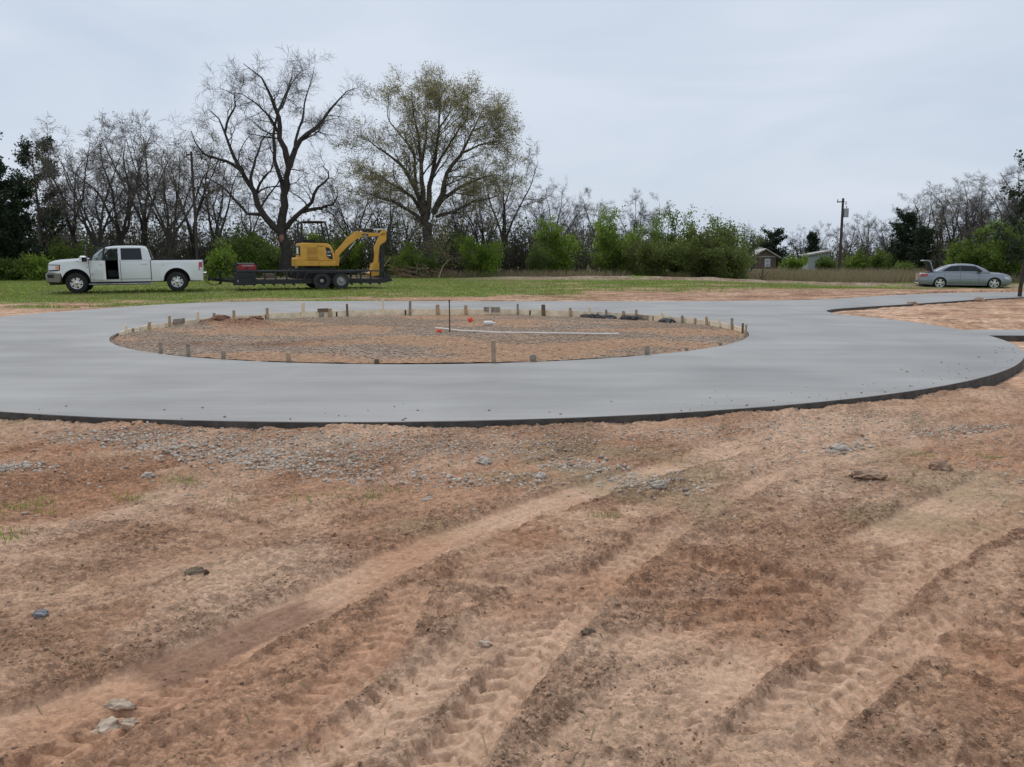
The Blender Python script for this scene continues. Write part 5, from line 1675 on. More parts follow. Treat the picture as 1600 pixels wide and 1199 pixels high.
for y in (-.55, .55):
    MB().tube([(-.40, y, .93), (-.48, y, 1.05), (-.46, y, 1.25)], .018, 6).build('hinge_arm', M['black_plastic'], ld)
MB().prism([(3.74, .26), (3.82, .28), (3.83, .46), (3.76, .50)], -.52, .52, .01).build('front_grille', M['black_plastic'], car)
MB().tube([(-1.14, -.7, .34), (-1.16, 0, .33), (-1.14, .7, .34)], .03, 8).build('bumper_trim', M['chrome'], car)
for a in CAX:
    b = MB()
    ang = np.linspace(-.1, math.pi + .1, 16)
    for y0, y1 in ((-.84, -.45), (.45, .84)):
        V = [(a + CR * math.cos(t), y, .33 + CR * math.sin(t)) for t in ang for y in (y0, y1)]
        b.add(V, [(2 * i, 2 * i + 1, 2 * i + 3, 2 * i + 2) for i in range(15)])
        yy = y1 if y0 < 0 else y0
        b.box(a - CR, a + CR, yy - .01, yy + .01, .24, .68)
    b.build('wheel_well', M['black_plastic'], car)
    for s in (-1, 1):
        add_wheel(car, (a, s * .79, .335), .335, .235, .245, s, 5, M['chrome'], M['rubber'], False)
MB().box(-.9, 3.6, -.7, .7, .19, .24).build('floor_pan', M['black_plastic'], car)

# ------------------------------------------------------------------ trees and thicket
def nrm(a): return a / (np.linalg.norm(a, axis=-1, keepdims=True) + 1e-9)

def tubes(pts, rad, k):
    """pts (B,n,3), rad (B,n) -> verts, quads"""
    B, n, _ = pts.shape
    t = nrm(np.gradient(pts, axis=1))
    ref = np.zeros((B, 1, 3)); ref[..., 0] = .31; ref[..., 1] = .87; ref[..., 2] = .38
    u = nrm(np.cross(t, np.broadcast_to(ref, t.shape)))
    v = np.cross(t, u)
    a = np.linspace(0, 2 * math.pi, k + 1)[:-1]
    V = pts[:, :, None] + rad[:, :, None, None] * (np.cos(a)[:, None] * u[:, :, None] + np.sin(a)[:, None] * v[:, :, None])
    i = np.arange(n - 1)[:, None]; j = np.arange(k)[None]
    q = np.stack([i * k + j, i * k + (j + 1) % k, (i + 1) * k + (j + 1) % k, (i + 1) * k + j], -1).reshape(-1, 4)
    F = (q[None] + (np.arange(B) * n * k)[:, None, None]).reshape(-1, 4)
    return V.reshape(-1, 3), F

def join(parts):
    V, F, o = [], [], 0
    for v, f in parts:
        V.append(v); F.append(f + o); o += len(v)
    return np.concatenate(V), np.concatenate(F)

def resample(p, n):
    p = np.array(p, float)
    s = np.concatenate([[0], np.cumsum(np.linalg.norm(np.diff(p, axis=0), axis=1))])
    t = np.linspace(0, s[-1], n)
    return np.stack([np.interp(t, s, p[:, i]) for i in range(p.shape[1])], 1)

def spawn(pts, rad, K, t0, t1, ratio, ang, up, wig, n, r, rf=0.6, tip=0.3, lmin=0.0, absr=None, flat=0.0):
    """K children on every parent polyline"""
    B, m, _ = pts.shape
    L = np.linalg.norm(np.diff(pts, axis=1), axis=2).sum(1)
    t = t0 + (t1 - t0) * (np.arange(K)[None] + r.random((B, K))) / K
    x = t * (m - 1)
    i = np.clip(x.astype(int), 0, m - 2)
    f = (x - i)[..., None]
    bi = np.arange(B)[:, None]
    p0 = pts[bi, i] * (1 - f) + pts[bi, i + 1] * f
    d0 = nrm(pts[bi, i + 1] - pts[bi, i])
    r0 = rad[bi, i] * (1 - f[..., 0]) + rad[bi, i + 1] * f[..., 0]
    rnd = nrm(r.normal(size=(B, K, 3)))
    perp = nrm(rnd - (rnd * d0).sum(-1, keepdims=True) * d0)
    a = np.radians(ang[0] + (ang[1] - ang[0]) * r.random((B, K, 1)))
    d = nrm(np.cos(a) * d0 + np.sin(a) * perp + np.array([0, 0, up]))
    ln = np.maximum(lmin, L[:, None] * ratio * (0.6 + 0.7 * r.random((B, K))) * (1.12 - 0.5 * t))
    P_ = np.zeros((B, K, n, 3))
    P_[:, :, 0] = p0
    st = (ln / (n - 1))[..., None]
    for s in range(1, n):
        d = nrm(d + wig * r.normal(size=d.shape) + np.array([0, 0, up * 0.35]))
        P_[:, :, s] = P_[:, :, s - 1] + d * st
    rr0 = np.minimum(r0 * rf, np.maximum(ln * 0.03, .006)) if absr is None else np.full_like(r0, absr)
    R_ = rr0[..., None] * np.linspace(1, tip, n)[None, None]
    return P_.reshape(-1, n, 3), R_.reshape(-1, n)

def leaf_quads(c, size, r, asp=0.6):
    n = len(c)
    a = nrm(r.normal(size=(n, 3)))
    b = nrm(np.cross(a, nrm(r.normal(size=(n, 3)))))
    s = (size * (0.6 + 0.8 * r.random(n)))[:, None] if np.isscalar(size) else size[:, None]
    V = np.stack([c - a * s / 2, c + b * s * asp / 2, c + a * s / 2, c - b * s * asp / 2], 1).reshape(-1, 3)
    return V, np.arange(n * 4).reshape(n, 4)

def near_points(pts, n, spread, r):
    """random points close to the given polylines"""
    B, m, _ = pts.shape
    b = r.integers(0, B, n); t = r.random(n) ** 0.7 * (m - 1); i = np.minimum(t.astype(int), m - 2); f = (t - i)[:, None]
    return pts[b, i] * (1 - f) + pts[b, i + 1] * f + r.normal(0, spread, (n, 3))

def limbs_to_arrays(limbs, n):
    return np.array([resample(p, n) for p, _, _ in limbs]), np.array([np.linspace(a, b, n) for _, a, b in limbs])

def tree_meshes(name, trunk, r, levels, leaves=None, bark='bark', twig='twig'):
    """trunk: list of (polyline, r0, r1). levels: dicts for spawn. returns trunk mesh and crown mesh"""
    pts, rad = limbs_to_arrays(trunk, 12)
    jit = r.normal(0, 1, pts.shape) * rad[..., None] * 0.25
    jit[:, 0] = 0
    pts = pts + jit
    tv = [tubes(pts, rad, 9)]
    cur, cr = pts, rad
    crown, last = [], None
    for li, lv in enumerate(levels):
        k = lv.pop('sides')
        cur, cr = spawn(cur, cr, r=r, **lv)
        lv['sides'] = k
        (tv if k > 4 else crown).append(tubes(cur, cr, k))
        last = cur
    a, b = join(tv)
    me_t = mesh_from(name + '_trunk', a, [b], [M[bark]], smooth=True)
    mats, V, F, mi = [M[twig]], [], [], []
    if crown:
        v, f = join(crown)
        V.append(v); F.append(f); mi.append(0)
    o = sum(len(v) for v in V)
    if leaves:
        for (lm, cnt, size, spread) in leaves:
            c = near_points(last, cnt, spread, r)
            v, f = leaf_quads(c, size, r)
            V.append(v); F.append(f + o); o += len(v)
            mats.append(M[lm]); mi.append(len(mats) - 1)
    me_c = mesh_from(name + '_crown', np.concatenate(V), F, mats, mi)
    return me_t, me_c

def put_tree(name, meshes, loc, rz, s, label, cat, group=None, sz=None, parts=('trunk', 'crown')):
    o = thing(name, label, cat, loc, rz, group)
    o.scale = (s, s, s if sz is None else sz)
    for nm, me in zip(parts, meshes):
        link(nm, me, o)
    return o

def BZ(x, y): return float(base_z(np.array(float(x)), np.array(float(y))))

# ---- big bare tree behind the trailer, limbs as they grow in the photograph
def hero_limbs(spec, Y, scale, ox, oy, r, base):
    out = []
    for pix, r0, r1, dep in spec:
        n = len(pix)
        q = []
        for k, (a, b) in enumerate(pix):
            d = Y + dep * (k / max(1, n - 1))
            q.append(D(ox + a / scale, oy + b / scale, d) - base)
        out.append((q, r0 * (.82 if r0 > .3 else .92), r1 * .6))
    return out
r = np.random.default_rng(101)
Y = 58.0
base = D(444, 421, Y); base[2] = BZ(base[0], Y) - .1
spec = [([(548, 1215), (546, 1050), (540, 900), (553, 750), (572, 640)], .52, .30, .0),
        ([(572, 640), (548, 560), (525, 470), (508, 340), (470, 240), (430, 150), (330, 70)], .26, .03, -2.0),
        ([(572, 640), (600, 545), (640, 475), (740, 395), (800, 305), (870, 225), (915, 205)], .24, .03, 1.5),
        ([(545, 790), (520, 690), (497, 580), (490, 450), (520, 310), (575, 190), (590, 90)], .19, .03, 2.5),
        ([(540, 1010), (480, 960), (425, 870), (370, 740), (320, 650), (280, 570), (235, 450), (210, 380), (150, 320)], .34, .04, -1.5),
        ([(330, 665), (250, 610), (190, 590), (130, 575), (80, 500), (60, 440)], .15, .03, -3.0),
        ([(235, 450), (250, 380), (290, 310), (285, 240), (200, 200)], .10, .02, -2.0),
        ([(380, 760), (372, 690), (400, 590), (430, 490), (495, 415)], .14, .03, 1.5),
        ([(395, 800), (420, 720), (480, 650), (500, 560)], .12, .03, -2.5),
        ([(552, 975), (620, 895), (690, 830), (720, 750), (770, 710), (785, 670), (740, 630)], .22, .04, -1.5),
        ([(640, 885), (720, 865), (800, 845), (822, 800), (820, 760)], .17, .04, .8),
        ([(430, 900), (360, 900), (290, 820), (230, 750), (150, 700), (80, 690)], .15, .03, 2.0),
        ([(600, 545), (610, 460), (640, 370), (655, 260), (690, 150), (700, 90)], .12, .02, 3.0),
        ([(640, 475), (700, 440), (760, 385), (820, 370)], .08, .02, -1.0),
        ([(525, 470), (470, 360), (400, 290), (330, 240), (270, 230)], .11, .02, -3.0),
        ([(508, 340), (540, 300), (580, 180), (640, 100)], .09, .02, 2.0)]
L1 = hero_limbs(spec, Y, 3.33, 280, 60, r, base)
lv = [dict(K=9, t0=.2, t1=1, ratio=.27, ang=(30, 75), up=.06, wig=.24, n=7, rf=.40, tip=.3, lmin=1.5, sides=5),
      dict(K=7, t0=.15, t1=1, ratio=.40, ang=(30, 70), up=.02, wig=.30, n=5, rf=.5, tip=.35, lmin=.8, sides=3),
      dict(K=7, t0=.1, t1=1, ratio=.50, ang=(25, 65), up=.0, wig=.26, n=3, absr=.008, tip=.5, lmin=.55, sides=3)]
m1 = tree_meshes('bare_tree', L1, r, lv, None, 'bark_dark', 'twig_dark')
t1 = put_tree('bare_tree', m1, base, 0, 1, 'tallest leafless tree with broken lower limb rising behind the trailer', 'tree', None, .95)
# torn pale wound on its trunk
p = D(440, 369, Y - .45) - base
me = lump_mesh('trunk_wound', 0, (.16, .12, .24), 5, mat('torn_wood', (.32, .16, .11), .9, var=.3, vs_=3), 1.0)
link('trunk_wound', me, t1, p)

# ---- budding tree
r = np.random.default_rng(102)
Y = 60.0
base = D(668, 421, Y); base[2] = BZ(base[0], Y) - .1
spec = [([(485, 1215), (483, 1050), (480, 930), (478, 830)], .72, .45, 0),
        ([(475, 850), (460, 700), (450, 560), (435, 400), (400, 260), (385, 110)], .26, .03, -2.5),
        ([(490, 840), (510, 640), (540, 490), (560, 340), (560, 180), (520, 110)], .26, .03, 1.5),
        ([(520, 860), (560, 780), (610, 600), (700, 490), (760, 360), (820, 240), (850, 200)], .26, .03, -1.5),
        ([(530, 850), (590, 765), (700, 695), (830, 640), (900, 620), (960, 640)], .22, .03, 1.0),
        ([(465, 850), (420, 720), (330, 565), (220, 485), (130, 420), (80, 400)], .24, .03, -1.0),
        ([(460, 870), (400, 760), (300, 700), (200, 640), (110, 580)], .2, .03, 2.0),
        ([(460, 900), (380, 850), (290, 790), (170, 760), (90, 720)], .18, .03, -3.0),
        ([(510, 640), (570, 520), (640, 410), (700, 310), (700, 190)], .16, .02, -3.0),
        ([(700, 490), (780, 455), (860, 430), (940, 420)], .12, .02, 2.0),
        ([(420, 720), (400, 480), (310, 370), (240, 290), (250, 160)], .16, .02, 2.5),
        ([(450, 560), (480, 400), (470, 250), (480, 130)], .13, .02, 3.0),
        ([(560, 340), (620, 250), (640, 150)], .09, .02, -2), ([(760, 360), (830, 330), (890, 300)], .08, .02, 1),
        ([(540, 880), (640, 850), (760, 790), (870, 770), (950, 730)], .16, .03, -2.5)]
L2 = hero_limbs(spec, Y, 3.526, 530, 80, r, base)
lv = [dict(K=10, t0=.2, t1=1, ratio=.30, ang=(25, 65), up=.06, wig=.16, n=6, rf=.42, tip=.3, lmin=2.0, sides=5),
      dict(K=9, t0=.15, t1=1, ratio=.42, ang=(25, 65), up=.04, wig=.2, n=5, rf=.5, tip=.35, lmin=1.0, sides=3),
      dict(K=9, t0=.15, t1=1, ratio=.5, ang=(20, 65), up=.02, wig=.25, n=3, absr=.0105, tip=.5, lmin=.6, sides=3)]
m2 = tree_meshes('budding_tree', L2, r, lv, [('leaf_bud', 36000, .115, .17)], 'bark', 'twig')
put_tree('budding_tree', m2, base, 0, .90, 'great round crowned tree with olive young leaves above the brush pile', 'tree', None, .91)

# ---- leafless trees of the background: four built, then copied
def wild_trunk(r, H, forks, spread):
    out = []
    base_r = H * .0155
    z1 = H * (.20 + .1 * r.random())
    out.append(([(0, 0, -.2), (.05, 0, z1 * .5), (.0, .05, z1)], base_r * 1.2, base_r))
    for k in range(forks):
        a = 6.283 * (k + .6 * r.random()) / forks
        top = np.array([math.cos(a) * spread * H * (.4 + .8 * r.random()), math.sin(a) * spread * H * (.4 + .8 * r.random()), H * (.72 + .25 * r.random())])
        p = [np.array([0, 0, z1 * .8])]
        for s in (.25, .5, .75, 1):
            q = np.array([top[0] * s ** 1.25, top[1] * s ** 1.25, z1 * .8 + (top[2] - z1 * .8) * s]) + r.normal(0, H * .018, 3)
            p.append(q)
        out.append((p, base_r * .7, base_r * .10))
    return out
protos = []
for k, (H, fk, spd) in enumerate([(10, 5, .30), (10, 4, .36), (10, 6, .34), (10, 3, .20), (10, 7, .42)]):
    r = np.random.default_rng(200 + k)
    lv = [dict(K=8, t0=.2, t1=1, ratio=.34, ang=(30, 70), up=.08, wig=.24, n=6, rf=.5, tip=.3, lmin=.9, sides=5),
          dict(K=7, t0=.15, t1=1, ratio=.45, ang=(30, 70), up=.04, wig=.28, n=4, rf=.5, tip=.4, lmin=.5, sides=3),
          dict(K=11, t0=.1, t1=1, ratio=.55, ang=(25, 70), up=.02, wig=.28, n=3, absr=.0085, tip=.6, lmin=.4, sides=3)]
    lf = [('leaf_bud', 900, .12, .12)] if k in (1, 3) else None
    protos.append(tree_meshes('leafless_tree', wild_trunk(r, H, fk, spd), r, lv, lf, 'bark_dark' if k % 2 else 'bark', 'twig_dark' if k in (0, 2) else 'twig'))
BARE = [(118, 222, 60, 1), (155, 200, 57, 4), (192, 192, 59, 0), (230, 205, 64, 1), (268, 195, 58, 4), (303, 225, 64, 1), (338, 232, 68, 0),
        (395, 280, 74, 3), (556, 262, 66, 4), (604, 285, 70, 1), (640, 300, 74, 3), (716, 285, 70, 0), (752, 262, 66, 2), (788, 245, 66, 1),
        (832, 312, 76, 0), (870, 276, 78, 4), (912, 308, 76, 2), (932, 302, 80, 3), (990, 308, 72, 0), (1022, 312, 74, 3),
        (1248, 352, 105, 4), (1275, 356, 105, 1), (1322, 336, 100, 4), (1352, 342, 95, 1), (1388, 325, 92, 2), (1412, 312, 88, 3), (1438, 300, 84, 0), (1462, 296, 82, 3), (1486, 290, 80, 1), (1510, 286, 76, 0),
        (1532, 280, 72, 2), (1556, 276, 70, 4), (1580, 264, 68, 0), (1606, 235, 62, 2)]
r = np.random.default_rng(300)
for i, (u, v, Y, k) in enumerate(BARE):
    g = D(u, 420, Y)
    z0 = BZ(g[0], Y)
    H = D(u, v, Y)[2] - z0
    s = H / 10.0 * (.92 if k in (2, 4) else 1.04)
    gname = 'leafless trees behind the trailer' if u < 700 else 'leafless trees along the far field' if u < 1200 else 'leafless trees behind the car'
    cnt = sum(1 for b in BARE[:i] if (b[0] < 700) == (u < 700) and (b[0] < 1200) == (u < 1200))
    where = 'in the wood behind the pickup and trailer' if u < 700 else 'between the budding tree and the tall green thicket' if u < 1200 else 'in the wood behind the silver car'
    put_tree('leafless_tree', protos[k], (g[0], Y, z0), r.random() * 6.28, s, f'{ORD[cnt]} leafless tree from the left {where}', 'tree', gname)

# ---- leafy shrubs
def shrub_meshes(name, r, H, W, stems, leaf, count, size, low=.0, twig='twig', feathery=0.0):
    out = []
    for k in range(stems):
        a = 6.283 * (k + r.random()) / stems
        rr = W * (.15 + .75 * r.random() ** .7)
        top = np.array([math.cos(a) * rr, math.sin(a) * rr, H * (.5 + .38 * r.random()) * (1 - .38 * min(1, rr / W) ** 2)])
        p = [np.array([r.normal(0, .1), r.normal(0, .1), -.15])]
        for s in (.3, .6, 1):
            p.append(top * np.array([s ** .7, s ** .7, s]) + r.normal(0, .05 * H, 3))
        out.append((p, .02 + .008 * H, .012))
    lv = [dict(K=7, t0=.08 + low, t1=.97, ratio=.36, ang=(35, 80), up=.05, wig=.2, n=5, rf=.5, tip=.3, lmin=.16 * H, sides=4),
          dict(K=6, t0=.15, t1=1, ratio=.5, ang=(25, 65), up=.06 + feathery, wig=.22, n=3, absr=.010, tip=.6, lmin=.3, sides=3)]
    return tree_meshes(name, out, r, lv, [(leaf, count, size, .11 + .012 * H)], 'bark', twig)

SHR = [  # u, v_top, half width px, depth, v_base, leaf, count, size, label
    (378, 360, 46, 55, 428, 'leaf_mid', 6000, .19, 'green shrub directly behind the generator and trailer front'),
    (345, 378, 24, 51, 430, 'leaf_fresh', 3500, .15, 'low bright shrub behind the tailgate of the pickup'),
    (425, 372, 26, 60, 428, 'leaf_mid', 3500, .18, 'green shrub left of the tallest bare tree trunk'),
    (500, 352, 40, 63, 428, 'leaf_fresh', 5000, .19, 'tall loose shrub seen through the excavator frame'),
    (545, 350, 30, 64, 428, 'leaf_fresh', 3500, .18, 'loose green shrub behind the excavator boom'),
    (640, 372, 24, 57, 426, 'leaf_fresh', 3200, .16, 'bright narrow shrub right of the excavator bucket'),
    (672, 395, 22, 56, 425, 'leaf_mid', 2200, .15, 'low green shrub beside the brush pile'),
    (705, 345, 34, 66, 426, 'leaf_mid', 4000, .18, 'dark green shrub at the foot of the budding tree'),
    (757, 363, 45, 56, 424, 'leaf_fresh', 8000, .15, 'rounded bright green shrub right of the budding tree'),
    (866, 325, 36, 60, 424, 'leaf_fresh', 6500, .17, 'slender fresh green tree alone in the middle of the field edge'),
    (845, 375, 22, 58, 424, 'leaf_mid', 2500, .15, 'low green shrub at the foot of the slender green tree'),
    (962, 314, 40, 58, 428, 'leaf_fresh', 7500, .17, 'brightest tall green shrub at the left of the big thicket'),
    (1010, 345, 46, 56, 430, 'leaf_olive', 7500, .16, 'olive shrub with bare twigs in the front of the thicket'),
    (1055, 320, 48, 60, 430, 'leaf_mid', 8500, .17, 'tall green shrub in the middle of the big thicket'),
    (1100, 332, 52, 55, 433, 'leaf_olive', 9000, .16, 'broad olive green shrub bulging forward in the thicket'),
    (1128, 321, 42, 58, 432, 'leaf_mid', 7000, .16, 'tall feathery green shrub on the right of the thicket'),
    (1140, 372, 38, 54, 433, 'leaf_olive', 5500, .15, 'low olive shrub at the right foot of the thicket'),
    (1165, 338, 24, 66, 428, 'leaf_olive', 1500, .14, 'thin feathery sapling right of the big thicket'),
    (1240, 396, 22, 85, 419, 'leaf_fresh', 3000, .2, 'low green shrub between the brown house and pale shed'),
    (1290, 400, 20, 84, 420, 'leaf_mid', 2200, .2, 'dark low shrub in front of the pale shed'),
    (1366, 386, 36, 80, 420, 'leaf_mid', 4500, .2, 'rounded green shrub right of the utility pole'),
    (1335, 398, 22, 80, 420, 'leaf_fresh', 2000, .18, 'small light green shrub beside the utility pole'),
    (1520, 352, 44, 62, 440, 'leaf_mid', 8000, .18, 'tall dark green shrub directly behind the silver car'),
    (1572, 335, 46, 58, 440, 'leaf_mid', 9000, .18, 'tall leafy shrub ahead of the silver car bonnet'),
    (1500, 375, 26, 64, 436, 'leaf_fresh', 3200, .17, 'lighter green shrub above the silver car roof'),
    (1410, 408, 24, 66, 432, 'leaf_mid', 2000, .15, 'low shrub in the dry grass left of the car'),
    (66, 393, 24, 50, 424, 'leaf_fresh', 3500, .15, 'bright green shrub at the edge of the wood ahead of the pickup'),
    (112, 368, 36, 56, 424, 'leaf_mid', 4500, .18, 'dark green shrub behind the pickup bonnet'),
    (20, 390, 34, 50, 424, 'leaf_mid', 4500, .17, 'dim green shrub under the tall evergreens at far left'),
    (600, 392, 20, 60, 426, 'leaf_olive', 2200, .15, 'low dull shrub behind the trailer ramps')]
for i, (u, vt, hwp, Y, vb, leaf, cnt, size, lab) in enumerate(SHR):
    g = D(u, vb, Y)
    z0 = BZ(g[0], Y)
    H = D(u, vt, Y)[2] - z0
    W = hwp * Y / FPX
    me = shrub_meshes('leafy_shrub', np.random.default_rng(400 + i), H, W, 11, leaf, int(cnt * 1.35), size * .84, feathery=.1 if 'feather' in lab else 0)
    put_tree('sapling' if 'sapling' in lab else 'slender_tree' if 'slender' in lab else 'leafy_shrub', me, (g[0], Y, z0), 0, 1, lab, 'tree' if 'tree alone' in lab else 'shrub', 'green shrubs at the edge of the field', None, ('stems', 'foliage'))

# ---- evergreens
def evergreen(r, H, W, cedar, count, size, leaf='leaf_dark'):
    tr = [([(0, 0, -.2), (r.normal(0, .05 * H * .3), 0, H * .5), (0, r.normal(0, .03 * H), H)], H * .016 + .03, .02)]
    if cedar:
        lv = [dict(K=70, t0=.06, t1=1, ratio=W / H * .95, ang=(55, 85), up=.12, wig=.08, n=5, rf=.3, tip=.3, sides=4),
              dict(K=8, t0=.15, t1=1, ratio=.42, ang=(25, 55), up=.12, wig=.15, n=3, absr=.012, tip=.5, sides=3)]
    else:
        lv = [dict(K=34, t0=.42, t1=1, ratio=W / H * 1.1, ang=(50, 85), up=.08, wig=.16, n=6, rf=.35, tip=.3, sides=5),
              dict(K=9, t0=.35, t1=1, ratio=.36, ang=(25, 65), up=.14, wig=.2, n=4, absr=.014, tip=.5, sides=3)]
    return tree_meshes('evergreen', tr, r, lv, [(leaf, count, size, .10 if cedar else .16)], 'bark', 'twig_dark')
EVG = [(4, 218, 30, 52, 428, True, 12000, .22, 'tall dark cedar filling the far left edge', 'cedar_tree'),
       (-28, 205, 40, 48, 428, True, 12000, .24, 'dark cedar cut by the left border of the view', 'cedar_tree'),
       (36, 290, 30, 54, 428, True, 8000, .2, 'shorter dark cedar right of the tallest one at far left', 'cedar_tree'),
       (68, 230, 36, 62, 424, False, 5200, .22, 'open crowned pine standing between the dark cedars and bare trees', 'pine_tree'),
       (90, 335, 30, 66, 424, True, 6000, .22, 'low dark cedar behind the pickup bonnet', 'cedar_tree'),
       (1205, 368, 22, 105, 418, True, 5000, .3, 'dark cedar above the brown house roof', 'cedar_tree'),
       (1186, 378, 13, 108, 418, True, 3000, .3, 'small dark cedar left behind the brown house', 'cedar_tree'),
       (1267, 368, 10, 100, 418, True, 3000, .28, 'narrow dark cedar above the pale shed', 'cedar_tree'),
       (1414, 342, 26, 78, 424, True, 7000, .24, 'tall dark cedar left behind the car', 'cedar_tree'),
       (1440, 362, 18, 74, 426, True, 4000, .22, 'lower dark cedar right beside the taller one behind the car', 'cedar_tree')]
for i, (u, vt, hwp, Y, vb, cedar, cnt, size, lab, nm) in enumerate(EVG):
    g = D(u, vb, Y)
    z0 = BZ(g[0], Y)
    H = D(u, vt, Y)[2] - z0
    W = hwp * Y / FPX
    me = evergreen(np.random.default_rng(500 + i), H, W * 1.15, cedar, int(cnt * 1.3), size * .75)
    put_tree(nm, me, (g[0], Y, z0), i * 1.3, 1, lab, 'tree', 'evergreens')
# dark evergreen leaning out of view beside the road
g = P(1588, 466, -.06)
r = np.random.default_rng(520)
tr = [([(0, 0, -.2), (.10, .05, 1.2), (.35, .2, 2.4), (.75, .3, 3.9), (1.2, .3, 6.2)], .075, .03)]
lv = [dict(K=40, t0=.22, t1=1, ratio=.20, ang=(45, 85), up=.0, wig=.14, n=5, rf=.35, tip=.3, sides=4),
      dict(K=8, t0=.2, t1=1, ratio=.42, ang=(25, 60), up=.0, wig=.2, n=3, absr=.010, tip=.5, sides=3)]
me = tree_meshes('roadside_evergreen', tr, r, lv, [('leaf_dark', 7000, .14, .08)], 'bark_dark', 'twig_dark')
put_tree('roadside_evergreen', me, (g[0] + .12, g[1], -.06), 0, 1, 'dark evergreen tree leaning over the road at the right border', 'tree')

# ---- thicket that reads as one mass behind and between the trees
def thicket():
    r = np.random.default_rng(600)
    n = 800
    y = 63 + 9 * r.random(n)
    u = -90 + 1235 * r.random(n)
    x = (u - 800) / FPX * y
    hmax = np.interp(u, [-90, 60, 200, 420, 700, 820, 930, 1190], [5.0, 4.6, 4.4, 4.2, 4.6, 4.2, 3.6, 2.6])
    n2 = 560
    y2 = 88 + 24 * r.random(n2); u2 = 1150 + 620 * r.random(n2)
    y2 = y2 - 22 * sstep(1400, 1560, u2) + 18 * (1 - sstep(1290, 1330, u2))
    x2 = (u2 - 800) / FPX * y2
    h2 = np.interp(u2, [1150, 1300, 1400, 1500, 1700], [2.6, 3.2, 4.0, 5.0, 5.5])
    x = np.concatenate([x, x2]); y = np.concatenate([y, y2]); hmax = np.concatenate([hmax, h2])
    H = hmax * (.45 + .6 * r.random(len(x)))
    base = np.stack([x, y, base_z(x, y) - .1], 1)
    K = 4
    a = r.random((len(x), K)) * 6.283
    sp_ = H[:, None] * (.12 + .3 * r.random((len(x), K)))
    top = base[:, None] + np.stack([np.cos(a) * sp_, np.sin(a) * sp_, H[:, None] * (.7 + .4 * r.random((len(x), K)))], -1)
    t = np.linspace(0, 1, 4)[None, None, :, None]
    pts = base[:, None, None] * (1 - t) + top[:, :, None] * t + r.normal(0, .08, (len(x), K, 4, 3)) * t
    pts = pts.reshape(-1, 4, 3)
    rad = np.broadcast_to(np.linspace(.03, .01, 4), (len(pts), 4))
    tw, tr_ = spawn(pts, rad.copy(), 3, .15, 1, .45, (20, 60), .1, .2, 3, r, absr=.012, tip=.6)
    v1, f1 = tubes(pts, rad, 3)
    v2, f2 = tubes(tw, tr_, 3)
    V, F = join([(v1, f1), (v2, f2)])
    tag(link('thicket_stems', mesh_from('thicket_stems', V, [F], [M['twig_dark']])), kind='stuff')
    c = near_points(tw, 70000, .18, r)
    v, f = leaf_quads(c, .22, r)
    tag(link('thicket_leaves', mesh_from('thicket_leaves', v, [f], [M['leaf_brush']])), kind='stuff')
thicket()

# ---- brush pile of cut limbs
r = np.random.default_rng(700)
g = D(648, 424, 54.5); z0 = BZ(g[0], 54.5)
bp2 = thing('brush_pile', 'heap of cut reddish limbs and roots beyond the trailer ramps', 'brush pile', (g[0], 54.5, z0))
for k in range(46):
    a = r.random() * 6.283
    c = np.array([r.normal(0, 1.1), r.normal(0, .5), .15 + .55 * r.random() * math.exp(-(r.normal() ** 2) * .2)])
    L = .6 + 1.3 * r.random()
    d = np.array([math.cos(a), math.sin(a) * .6, r.normal(.15, .3)]); d /= np.linalg.norm(d)
    q = [c - d * L / 2, c + r.normal(0, .06, 3), c + d * L / 2 + np.array([0, 0, .1 * r.random()])]
    for p_ in q: p_[2] = max(p_[2], .02)
    MB().tube(resample(q, 5), np.linspace(.02 + .05 * r.random() ** 2, .012, 5), 6).build('cut_limb', M['wood_dark'] if k % 3 else M['red_clay'], bp2)
MB().tube(resample([(1.6, -.3, 0), (1.9, -.3, .8), (2.4, -.4, 1.3)], 5), np.linspace(.04, .015, 5), 6).build('cut_limb', M['wood_stake'], bp2)
MB().tube(resample([(-2.4, -.3, .1), (-1.9, -.3, .9), (-1.5, -.4, 1.35)], 5), np.linspace(.04, .015, 5), 6).build('cut_limb', M['wood_stake'], bp2)
g = D(1191, 432, 56.0)
st = thing('dead_stump', 'ragged dead stump in the dry grass right of the thicket', 'stump', (g[0], 56, BZ(g[0], 56)))
for q, rr_ in (([(0, 0, -.1), (.05, 0, .5), (-.05, 0, .95)], .09), ([(.05, 0, .1), (.3, 0, .45), (.42, 0, .6)], .05), ([(-.05, 0, .1), (-.2, 0, .4)], .05)):
    MB().tube(resample(q, 4), np.linspace(rr_, rr_ * .5, 4), 7).build('splinter', M['wood_dark'], st)

# ---- utility poles
def pole(u, vt, Y, rad_, lab):
    g = D(u, 420, Y); z0 = BZ(g[0], Y)
    H = D(u, vt, Y)[2] - z0
    o = thing('utility_pole', lab, 'utility pole', (g[0], Y, z0))
    MB().tube([(0, 0, -.3), (0.02, 0, H * .5), (0, 0, H)], [rad_, rad_ * .85, rad_ * .7], 10).build('post', M['pole'], o, 50)
    return o, H
o, H = pole(1311, 310, 78, .15, 'wooden utility pole with a grey transformer beyond the field')
MB().tube([(.32, -.1, H - 1.75), (.32, -.1, H - .95)], .22, 14).build('transformer', M['galv'], o, 50)
MB().tube([(.32, -.1, H - .95), (.32, -.1, H - .72)], .05, 8).build('bushing', M['galv'], o, 50)
MB().bar((-.55, 0, H - .35), (.15, 0, H - .3), .09, .1).build('bracket', M['pole'], o)
MB().tube([(-.5, 0, H - .3), (-.5, 0, H - .1)], .05, 8).build('insulator', M['galv'], o)
MB().tube([(.3, 0, H - .6), (.3, 0, H - .3)], .05, 8).build('insulator', M['galv'], o)
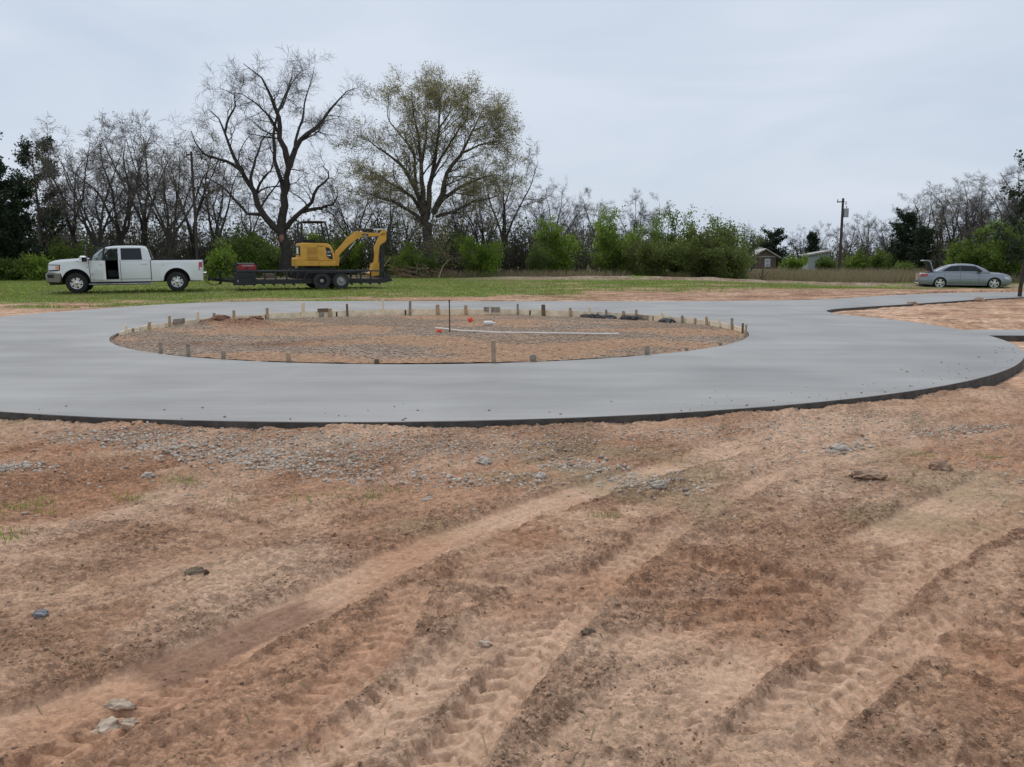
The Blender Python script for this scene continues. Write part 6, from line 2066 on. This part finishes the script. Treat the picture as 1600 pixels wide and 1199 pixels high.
o, H = pole(309, 237, 56, .11, 'dark wooden utility pole among the bare trees behind the pickup')
MB().bar((-.35, 0, H - .25), (.1, 0, H - .15), .08, .09).build('bracket', M['pole'], o)
MB().tube([(-.32, 0, H - .2), (-.32, 0, H - .02)], .04, 8).build('insulator', M['galv'], o)

# ---- far buildings
def house():
    Y = 98.0
    a, b_ = D(1176, 418, Y), D(1212, 418, Y)
    z0 = BZ(a[0], Y)
    Wd = b_[0] - a[0]
    ze = D(1190, 401, Y)[2] - z0; zr = D(1190, 390.5, Y)[2] - z0
    o = thing('brown_house', 'small brown gabled house with a white window behind the thicket', 'house', (a[0], Y, z0))
    MB().prism([(0, -.3), (Wd, -.3), (Wd, ze), (Wd * .5, zr), (0, ze)], 0, 5).build('wall', M['brick'], o)
    b = MB()
    for s in (-1, 1):
        x0 = Wd * .5; x1 = Wd * .5 + s * (Wd * .5 + .45)
        zz = zr - (zr - ze) * (Wd * .5 + .45) / (Wd * .5)
        V = [(x0, -.5, zr + .03), (x1, -.5, zz + .03), (x1, 5.3, zz + .03), (x0, 5.3, zr + .03), (x0, -.5, zr + .16), (x1, -.5, zz + .16), (x1, 5.3, zz + .16), (x0, 5.3, zr + .16)]
        b.add(V, [(0, 3, 2, 1), (4, 5, 6, 7), (0, 1, 5, 4), (1, 2, 6, 5), (2, 3, 7, 6), (3, 0, 4, 7)])
    rf = b.build('roof', M['roof'], o)
    MB().box(Wd * .45, Wd * .60, 2, 2.5, zr - .2, zr + .35).build('chimney', M['roof'], rf)
    MB().box(.05, Wd - .05, -.06, -.01, ze - .08, ze + .06).build('gable_trim', M['shed'], o)
    xw = D(1199, 410, Y)[0] - a[0]
    wn = MB().box(xw - .32, xw + .32, -.07, -.01, .25, ze - .28).build('window', M['white_print'], o)
    for zz in (0, 1):
        zl = .32 + zz * (ze - .6) * .5
        MB().box(xw - .24, xw + .24, -.085, -.072, zl, zl + (ze - .75) * .45).build('pane', M['galv'], wn)
house()
def shed():
    Y = 92.0
    a, b_ = D(1262, 418, Y), D(1295, 418, Y)
    z0 = BZ(a[0], Y)
    Wd = b_[0] - a[0]
    z1 = D(1262, 400, Y)[2] - z0; z2 = D(1292, 394, Y)[2] - z0
    o = thing('pale_shed', 'pale metal shed with sloping roof behind low shrubs', 'shed', (a[0], Y, z0))
    MB().prism([(0, -.3), (Wd, -.3), (Wd, z2), (0, z1)], 0, 2).build('wall', M['shed'], o)
    MB().prism([(-.15, z1), (Wd + .1, z2 + .03), (Wd + .1, z2 + .2), (-.15, z1 + .17)], -.3, 2.3).build('roof', M['roof'], o)
    MB().box(Wd * .5, Wd * .9, -.05, -.01, 0, z1 - .15).build('door', M['galv'], o)
shed()
